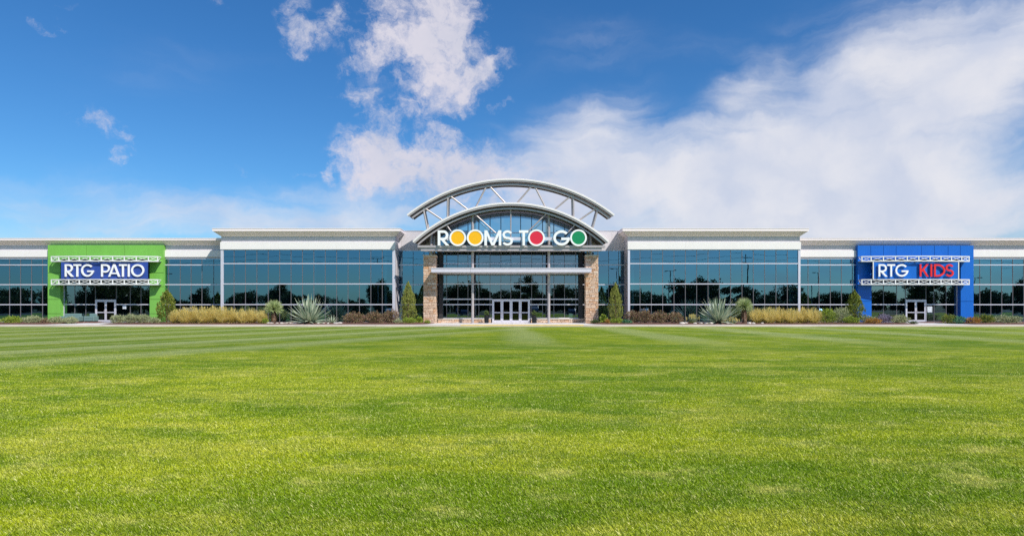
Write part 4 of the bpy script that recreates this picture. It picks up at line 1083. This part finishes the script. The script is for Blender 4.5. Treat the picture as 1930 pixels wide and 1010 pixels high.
protos = [tree_proto(9.5,4.6,1), tree_proto(8.,5.0,2), tree_proto(11.5,4.6,3), tree_proto(7.,4.2,4)]
used = [0]*4; x = -170.; k = 0
while x < 170:
    i = random.randrange(4)
    t = protos[i] if not used[i] else copy_tree(protos[i]); used[i] = 1
    t.location = (x, random.uniform(-142,-122), -.2); t.rotation_euler = (0,0,random.uniform(0,6.28)); s = random.choice((.45,.5,.6,.7,.75,.85,.95,1.1)); t.scale = (s*1.1,s*1.1,s)
    x += random.uniform(1.3,4.2)
def lamp(px, y, h, lab):
    t = thing('street_lamp', lab, 'street lamp', ((px-HX)*(DIST-y)/F_PX, y, -.2)); p = MB(); p.tube([(0,0,0),(0,0,h)], .12, 10, .08); p.build('pole', M['mullion'], t)
    a = MB(); a.bar((-1.1,0,h-.1),(1.1,0,h-.1),.08); a.build('arm', M['mullion'], t)
    for s in (-1,1):
        q = MB(); q.box(s*1.1-.35, s*1.1+.35, -.2, .2, h-.2, h); q.build('lamp_head', M['mullion'], t)
for n_,(px,h) in enumerate(((717,13.),(1262,10.5),(1170,12.),(1548,10.),(1860,9.),(300,10.5))):
    lamp(px, -88-2*n_, h, f'tall twin headed car park lamp, {ordn[n_]} of those mirrored in the glass')
t = thing('utility_pole', 'tall wooden utility pole with crossarm mirrored in the right glass', 'utility pole', (wx(1409,-65+0)*0+(1409-HX)*(DIST+112)/F_PX, -112, -.2))
p = MB(); p.tube([(0,0,0),(0,0,16.5)], .2, 10, .14); p.build('pole', M['bark'], t)
p = MB(); p.bar((-1.6,0,15.6),(1.6,0,15.6),.16); p.bar((-1.2,0,14.2),(1.2,0,14.2),.14); p.build('crossarm', M['bark'], t)
for zz, xx in ((15.8,-1.4),(15.8,1.4),(14.4,0)):
    p = MB(); x0 = t.location.x
    pts = [(-190-x0+ (380)*i/60+0*xx, 0, zz-2.5*(1-abs(((i*3)%60)/30-1))*0-1.2*math.sin(math.pi*((i%20)/20))) for i in range(61)]
    p.tube(pts, .03, 4); p.build('wire', M['dark'], t)
def car_proto(m):
    t = thing('parked_car', 'parked car behind the viewer, mirrored in the glass', 'car', (0,0,0))
    b = MB(); prof = [(-2.2,.35),(-2.25,.75),(-1.9,.95),(-1.2,1.0),(-.6,1.42),(.9,1.45),(1.6,1.02),(2.15,.95),(2.25,.6),(2.2,.35)]
    b.prism_y(prof, -.85, .85); b.build('body', m, t, bevel=.05)
    g = MB(); g.prism_y([(-1.05,1.03),(-.55,1.37),(.85,1.39),(1.4,1.04)], -.865, .865); g.build('window', M['doorglass'], t)
    for x_ in (-1.4,1.4):
        for s in (-1,1):
            w = MB(); w.tube([(x_,s*.72,.33),(x_,s*.9,.33)], .33, 18); wo = w.build('wheel', M['black'], t)
            r = MB(); r.tube([(x_,s*.9,.33),(x_,s*.915,.33)], .2, 14); r.build('rim', M['frame'], wo)
    for s in (-1,1):
        l = MB(); l.box(-2.262,-2.2,s*.6-.16,s*.6+.16,.66,.78); l.build('headlight', M['frame'], t)
    return t
cw = car_proto(mat('white_car_paint',(.6,.6,.62),.25)); cs = car_proto(mat('silver_car_paint',(.3,.32,.34),.25,.6)); cdk = car_proto(mat('dark_car_paint',(.03,.05,.09),.25))
pos = [(-78,-90,0),(-60,-92,2),(-44,-90,1),(-30,-93,0),(-12,-91,2),(6,-92,1),(14,-92,2),(31,-90,0),(48,-93,1),(55,-93,2),(74,-90,1)]
us = [0]*3; nm = ('white','silver','dark blue')
for i,(x_,y_,k_) in enumerate(pos):
    pr = (cw,cs,cdk)[k_]; t = pr if not us[k_] else copy_tree(pr); us[k_] += 1
    t.location = (x_,y_,-.19); t.rotation_euler = (0,0,R(90)+random.uniform(-.05,.05))
    tag(t, f'{nm[k_]} parked car behind the viewer, {ordn[us[k_]-1]} {nm[k_]} one from the left', 'car', 'cars parked behind the viewer')
